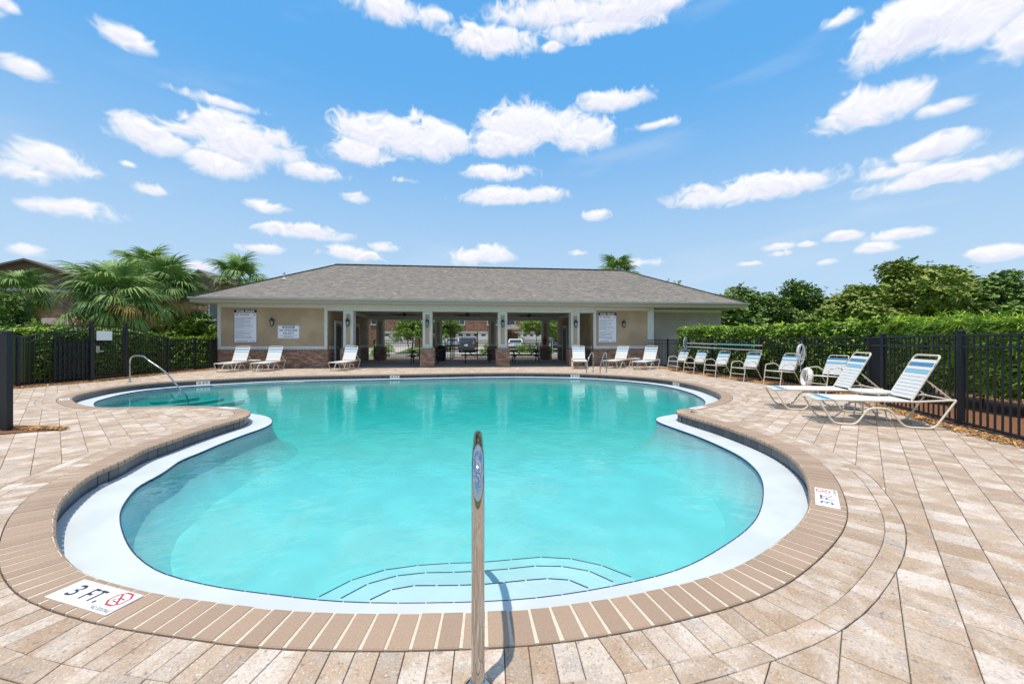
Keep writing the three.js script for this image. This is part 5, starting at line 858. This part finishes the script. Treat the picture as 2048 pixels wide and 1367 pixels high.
// ---------------------------------------------------------------- mulch and wood chips along the fence, real chips
{
  const soilTex = tex(512, (u, v) => { const a = fbm(u * 50, v * 50, 4, 50, 50), b = vnoise(u * 120, v * 120, 120, 120); return [lerp(0.30, 0.66, a) + b * 0.1, lerp(0.19, 0.45, a) + b * 0.08, lerp(0.12, 0.30, a) + b * 0.05]; });
  const mulchM = mat(lin(0.85, 0.85, 0.85), 1, { map: rep(soilTex, 1.2), bumpMap: rep(grainBump, 1), bumpScale: 0.02 });
  structure('mulch_bed', [flat(shapeOf([[6.15, -3.0], [6.22, -5.0], [6.55, -6.1], [6.95, -7.0], [7.15, -7.9], [7.9, -9.4], [7.75, -11.3], [7.6, -13], [7.3, -15.6], [7.15, -17.4], [7.1, -19.6], [9.4, -19.6], [11.5, -12], [11.5, -3.0]]), 0.012, 1), flat(shapeOf([[-17, -6], [-13.45, -6], [-13.45, -11], [-13.15, -12.75], [-13.4, -14.15], [-13.75, -16.3], [-13.6, -18.7], [-17.5, -18.7]]), 0.012, 1), flat(shapeOf([[-7.6, -6.05], [-6.75, -5.95], [-6.35, -5.75], [-6.75, -5.55], [-7.5, -5.1], [-9.5, -5.0], [-9.5, -6]]), 0.0115, 1)], mulchM);
  const chip = new THREE.BoxGeometry(0.05, 0.006, 0.016), r = rng(55), places = [], chipM = mat(lin(0.42, 0.26, 0.11), 0.95);
  const strip = (pts, w, per) => { for (let k = 0; k < pts.length - 1; k++) { const L = Math.hypot(pts[k + 1][0] - pts[k][0], pts[k + 1][1] - pts[k][1]); for (let i = 0; i < L * per; i++) { const t = r(), o = (r() + r() - 1) * w; places.push([lerp(pts[k][0], pts[k + 1][0], t) + o, 0.016 + r() * 0.022, lerp(pts[k][1], pts[k + 1][1], t) + o * 0.2, rr(0.5, 1.5, r)]); } } };
  strip([[6.12, -3], [6.2, -5], [6.5, -6.05], [6.88, -7.0], [7.1, -7.9], [7.9, -9.4], [7.75, -11.3], [7.55, -13], [7.3, -15.6], [7.2, -19.4]], 0.22, 420);
  strip([[-13.4, -8], [-13.4, -11], [-13.15, -12.75], [-13.4, -14.15], [-13.7, -16.3], [-13.5, -18.6]], 0.2, 260); strip([[-7.4, -5.75], [-6.6, -5.75]], 0.3, 700); strip([[-6.9, -5.7], [-6.4, -5.78]], 0.15, 500);
  const im = scatter(numbered('wood_chips'), chip, chipM, places, scene, [[1, 1, 1], [1.5, 1.4, 1.2], [0.6, 0.5, 0.45], [1.2, 1.0, 0.8]], r);
  for (let i = 0; i < places.length; i++) { dummy.position.set(...places[i].slice(0, 3)); dummy.rotation.set(rr(-0.3, 0.3, r), rr(0, 6.28, r), rr(-0.3, 0.3, r)); dummy.scale.setScalar(places[i][3]); dummy.updateMatrix(); im.setMatrixAt(i, dummy.matrix); }
  tag(im, 'golden wood chips scattered along the edge of the paving', 'wood chips');
  const low = new THREE.CatmullRomCurve3([[6.3, -3], [6.4, -5.05], [6.6, -6.0], [7.0, -7.0], [7.3, -7.9]].map(([a, b]) => new THREE.Vector3(a - 0.04, 0.03, b)));
  tag(part(numbered('irrigation_hose'), sweep(low.getSpacedPoints(40), 0.028, 8), M.black, scene), 'black hose lying along the foot of the picket fence', 'hose');
}
// ---------------------------------------------------------------- the street behind: road, drives, townhouses, cars
const asphalt = mat(lin(0.19, 0.19, 0.195), 0.95, { map: rep(blotch, 0.1) }), driveM = mat(lin(0.42, 0.40, 0.36), 0.95, { map: rep(blotch, 0.2) });
structure('road', flat(rectShape(-70, 60, -39, -31.5), 0.004, 0.3), asphalt);
structure('kerb', [bx(130, 0.12, 0.15, -5, 0.05, -31.42), bx(130, 0.12, 0.15, -5, 0.05, -39.1)], mat(lin(0.45, 0.43, 0.4), 0.9));
structure('path', flat(shapeOf([[-13.2, -18.9], [-13.2, -31.4], [-16.4, -31.4], [-16.0, -24], [-16.5, -19.6], [-19, -14.2], [-30, -13.6], [-30, -11.6], [-14.2, -11.5], [-14.2, -11.0], [-13.3, -11.0]]), -0.022, 0.3), driveM);
structure('mulch_strip', flat(rectShape(-11, 6.5, -31.2, -28.9), 0.0, 1), mat(lin(0.30, 0.17, 0.09), 1, { map: rep(blotch, 0.8), bumpMap: rep(grainBump, 1), bumpScale: 0.02 }));
const brickTex = canvasTex(512, 512, (c, w, h) => { const r = rng(3); c.fillStyle = '#a89684'; c.fillRect(0, 0, w, h); const cols = ['#8a5f4c', '#9c7059', '#7a5243', '#b08b74', '#94664f', '#a57d68', '#6f4a3e']; for (let k = 0; k < 24; k++) for (let i = -1; i < 8; i++) { c.fillStyle = cols[Math.floor(r() * 7)]; c.fillRect(i * 64 + (k % 2) * 32 + 2, k * h / 24 + 2, 60, h / 24 - 4); } });
brickTex.wrapS = brickTex.wrapT = THREE.RepeatWrapping;
const farBrick = mat(lin(0.72, 0.70, 0.68), 0.95, { map: rep(brickTex, 0.6) }), farRoof = mat(lin(0.20, 0.17, 0.15), 0.95, { map: rep(blotch, 0.3) }), farTrim = mat(lin(0.55, 0.47, 0.38), 0.8), winGlass = mat(lin(0.05, 0.065, 0.08), 0.08), garageM = mat(lin(0.58, 0.56, 0.53), 0.7);
function gableRoof(w, d, y, rise_, over, mt, parent, axisX = true) {  // ridge along z when axisX
  const a = axisX ? w : d, b = axisX ? d : w, th = 0.16, s = new THREE.Shape(); s.moveTo(-a / 2 - over, -over * rise_ / (a / 2)); s.lineTo(0, rise_); s.lineTo(a / 2 + over, -over * rise_ / (a / 2)); s.lineTo(a / 2 + over, -over * rise_ / (a / 2) - th); s.lineTo(0, rise_ - th); s.lineTo(-a / 2 - over, -over * rise_ / (a / 2) - th); s.closePath();
  const g = new THREE.ExtrudeGeometry(s, { depth: b + over * 2, bevelEnabled: false }); g.translate(0, y + th * 0.6, -b / 2 - over); if (!axisX) g.rotateY(Math.PI / 2); return part('roof', metricUV(g), mt, parent);
}
function gableWall(w, d, y, rise_, mt, parent, axisX = true) { const a = axisX ? w : d, b = axisX ? d : w, s = new THREE.Shape(); s.moveTo(-a / 2, 0); s.lineTo(a / 2, 0); s.lineTo(0, rise_); s.closePath(); const g = new THREE.ExtrudeGeometry(s, { depth: b - 0.1, bevelEnabled: false }); g.translate(0, y, -b / 2 + 0.05); if (!axisX) g.rotateY(Math.PI / 2); part('gable', metricUV(g), mt, parent); }
function windowOn(parent, x, y, w, h, z, shut) { const f = part('window', rbx(w + 0.14, h + 0.14, 0.08, x, y, z + 0.02, 0.01), M.trim, parent); for (const a of [-1, 1]) part('pane', bx(w / 2 - 0.05, h - 0.06, 0.03, x + a * w / 4, y, z + 0.055), shut ? garageM : winGlass, f); part('sill', bx(w + 0.24, 0.07, 0.14, x, y - h / 2 - 0.1, z + 0.05), farTrim, f); }
function garage(parent, x, z, w = 4.6) { const g = part('garage_door', bx(w, 2.15, 0.08, x, 1.08, z + 0.0), garageM, parent); for (let k = 0; k < 4; k++) for (let i = 0; i < 4; i++) { if (k === 3) part('pane', bx(w / 4 - 0.5, 0.3, 0.03, x - w / 2 + (i + 0.5) * w / 4, 1.87, z + 0.045), winGlass, g); else part('panel', rbx(w / 4 - 0.16, 0.42, 0.03, x - w / 2 + (i + 0.5) * w / 4, 0.27 + k * 0.54, z + 0.045, 0.01), garageM, g); } part('frame', [bx(0.14, 2.3, 0.14, x - w / 2 - 0.07, 1.15, z + 0.02), bx(0.14, 2.3, 0.14, x + w / 2 + 0.07, 1.15, z + 0.02), bx(w + 0.28, 0.2, 0.14, x, 2.27, z + 0.02)], farTrim, g); }
function townhouse(label, px, d, w, seed, opt = {}) {
  const [x, z] = at(px, d), y0 = rise(x, z), g = thing('townhouse', label, 'house', [x, y0 - 0.05, z], opt.turn ?? 0, 'brick townhouses beyond the pool'), D = 10, h = 5.6;
  part('wall', mbx(w, h, D, 0, h / 2, -D / 2), farBrick, g);
  if (opt.garage !== false) { garage(g, opt.gx ?? 0, 0.02, opt.gw ?? 4.6); for (const s of [-1, 1]) part('lamp', rbx(0.16, 0.34, 0.16, (opt.gx ?? 0) + s * ((opt.gw ?? 4.6) / 2 + 0.5), 2.0, 0.1, 0.03), M.darkMetal, g); }
  for (const wx of opt.wins ?? [-w / 4, w / 4]) windowOn(g, wx, 4.2, 1.5, 1.5, 0, false);
  if (opt.porch !== undefined) { const px_ = opt.porch; part('front_door', rbx(1.0, 2.1, 0.08, px_ + 0.3, 1.05, 0.08, 0.01), mat(lin(0.12, 0.05, 0.04), 0.6), g); const s = new THREE.Shape(); s.moveTo(0, 0); s.lineTo(1.6, -0.55); s.lineTo(1.6, -0.7); s.lineTo(0, -0.2); const rg = new THREE.ExtrudeGeometry(s, { depth: 3.2, bevelEnabled: false }); rg.rotateY(-Math.PI / 2); rg.translate(px_ + 1.6, 3.3, 0); part('porch_roof', metricUV(rg), farRoof, g); for (const a of [-1, 1]) part('porch_post', rbx(0.18, 2.65, 0.18, px_ + a * 1.4, 1.32, 1.35, 0.02), M.trim, g); }
  gableWall(w, D, h, 2.4, mat(lin(0.20, 0.12, 0.09), 0.9), gOff(g, -D / 2)); const rf = gOff(g, -D / 2); gableRoof(w, D, h, 2.4, 0.45, farRoof, rf);
  part('eave_trim', [bx(w + 0.3, 0.22, 0.1, 0, h - 0.05, 0.08)], farTrim, g);
  return g;
}
function gOff(g, z) { return { add(m) { m.position.z += z; g.add(m); return m; } }; }
townhouse('brick townhouse with a pale garage seen through the bay beside the two sign wall', 793, 60, 9.5, 1, { gx: 0.3, wins: [-3, 3] });
townhouse('brick townhouse with a garage behind the dark parked car', 952, 61, 9.0, 2, { gx: -0.6, wins: [-2.5, 2.5], porch: 5.6 });
townhouse('brick townhouse with a garage behind the white parked car', 1046, 62, 8.2, 3, { gx: 0.8, gw: 4.0, wins: [-2, 2.4] });
townhouse('brick townhouse seen past the rear corner column', 1125, 63, 9.0, 4, { gx: -0.8, wins: [-2.5, 2.5] });
townhouse('brick townhouse with a porch roof seen beside the pavilion inner wall', 725, 62, 7.0, 5, { garage: false, wins: [0], porch: 1.2 });
townhouse('two storey brick townhouse with a wide gable behind the slender palm', 55, 33, 13, 6, { garage: false, wins: [-4, 4], porch: 2.5, turn: 0.35 });
townhouse('brick townhouse behind the two palms by the gate', 300, 44, 15, 7, { garage: false, wins: [-5, 0, 5], porch: 4, turn: 0.15 });
townhouse('brick townhouse behind the shrub tree at the pavilion corner', 402, 38, 7, 8, { garage: false, wins: [1.5], porch: -1, turn: 0.1 });
{ const shp = []; for (const [px, w] of [[793, 5], [950, 5], [1046, 4.4], [1125, 5]]) { const [x0] = at(px, 60), g = new THREE.PlaneGeometry(w, 21.5, 1, 24); g.rotateX(-Math.PI / 2); g.translate(x0 * 0.83, 0, -50); const p = g.attributes.position; for (let i = 0; i < p.count; i++) { const zz = p.getZ(i), t = (-zz - 39.2) / 21; p.setX(i, p.getX(i) + x0 * 0.17 * t); p.setY(i, rise(0, zz) + 0.02); } g.computeVertexNormals(); shp.push(g); } structure('driveway', shp, driveM); }
// cars
function car(label, px, d, paint, suv) {
  const [x, z] = at(px, d), g = thing('parked_car', label, 'car', [x, rise(x, z), z], 0, 'cars parked on the drives'), W = suv ? 0.92 : 0.88, top = suv ? 1.62 : 1.42, L = 4.5;   // rear faces +z
  const side = suv ? [[2.2, 0.32], [2.25, 0.75], [2.2, 0.98], [2.05, 1.02], [1.75, 1.55], [1.5, top], [-0.2, top], [-0.95, 1.05], [-1.95, 0.92], [-2.22, 0.7], [-2.25, 0.32]] : [[2.2, 0.3], [2.25, 0.7], [2.2, 0.95], [1.75, 1.0], [1.05, 1.37], [0.4, top], [-0.35, top - 0.03], [-1.05, 0.98], [-1.95, 0.86], [-2.22, 0.64], [-2.25, 0.3]];
  const sh = new THREE.Shape(); side.forEach(([a, b], i) => i ? sh.lineTo(a, b) : sh.moveTo(a, b)); sh.closePath();
  const b = new THREE.ExtrudeGeometry(sh, { depth: W * 2 - 0.2, bevelEnabled: true, bevelSize: 0.05, bevelThickness: 0.1, bevelSegments: 3 }); b.translate(0, 0, -W + 0.1); b.rotateY(-Math.PI / 2); const p = b.attributes.position; for (let i = 0; i < p.count; i++) { const y = p.getY(i); if (y > 0.98) p.setX(i, p.getX(i) * (1 - 0.2 * (y - 0.98) / 0.6)); } b.computeVertexNormals();
  part('body', b, new THREE.MeshPhysicalMaterial({ color: paint, roughness: 0.35, clearcoat: 1, clearcoatRoughness: 0.05 }), g);
  const rw = (suv ? [[2.09, 1.06], [1.80, 1.52]] : [[1.80, 1.02], [1.12, 1.36]]).map(([a, c]) => [a + 0.055, c]), q = new THREE.BufferGeometry(), h = W - 0.17, k = h - 0.1; q.setAttribute('position', new THREE.Float32BufferAttribute([-h, rw[0][1], rw[0][0], h, rw[0][1], rw[0][0], k, rw[1][1], rw[1][0], -h, rw[0][1], rw[0][0], k, rw[1][1], rw[1][0], -k, rw[1][1], rw[1][0]], 3)); q.computeVertexNormals(); part('rear_window', q, M.carGlass, g);
  for (const s of [-1, 1]) { part('tail_light', rbx(0.26, 0.2, 0.1, s * (W - 0.16), 0.86, 2.22, 0.03), mat(lin(0.45, 0.015, 0.015), 0.25), g); part('side_window', bx(0.02, 0.34, 1.7, s * (W - 0.055), 1.2, 0.45), M.carGlass, g); part('mirror', rbx(0.2, 0.13, 0.1, s * (W + 0.06), 1.05, -0.75, 0.04), M.darkMetal, g);
    for (const zz of [-1.4, 1.35]) { const w = part('wheel', T(new THREE.CylinderGeometry(0.33, 0.33, 0.2, 20).rotateZ(Math.PI / 2), s * (W - 0.1), 0.33, zz), M.black, g); part('rim', T(new THREE.CylinderGeometry(0.2, 0.2, 0.21, 12).rotateZ(Math.PI / 2), s * (W - 0.095), 0.33, zz), M.steelDull, w); } }
  part('bumper', rbx(W * 1.9, 0.22, 0.16, 0, 0.48, 2.24, 0.05), mat(lin(0.03, 0.03, 0.032), 0.6), g); part('number_plate', rbx(0.36, 0.17, 0.02, 0, 0.78, 2.31, 0.005), M.white, g);
}
car('dark sport utility car parked with its rear to the gate', 937, 46, lin(0.02, 0.03, 0.04), true);
car('white saloon car parked before a brick garage', 1031, 47, lin(0.72, 0.73, 0.75), false);
car('silver blue car parked beyond the rear corner column', 1116, 49, lin(0.30, 0.38, 0.46), false);
car('pale car parked behind the litter bin side of the gate', 908, 52, lin(0.45, 0.5, 0.55), false);
scene.traverse((o) => { if (o.isMesh) { o.castShadow = true; o.receiveShadow = true; } });
renderer.render(scene, camera);
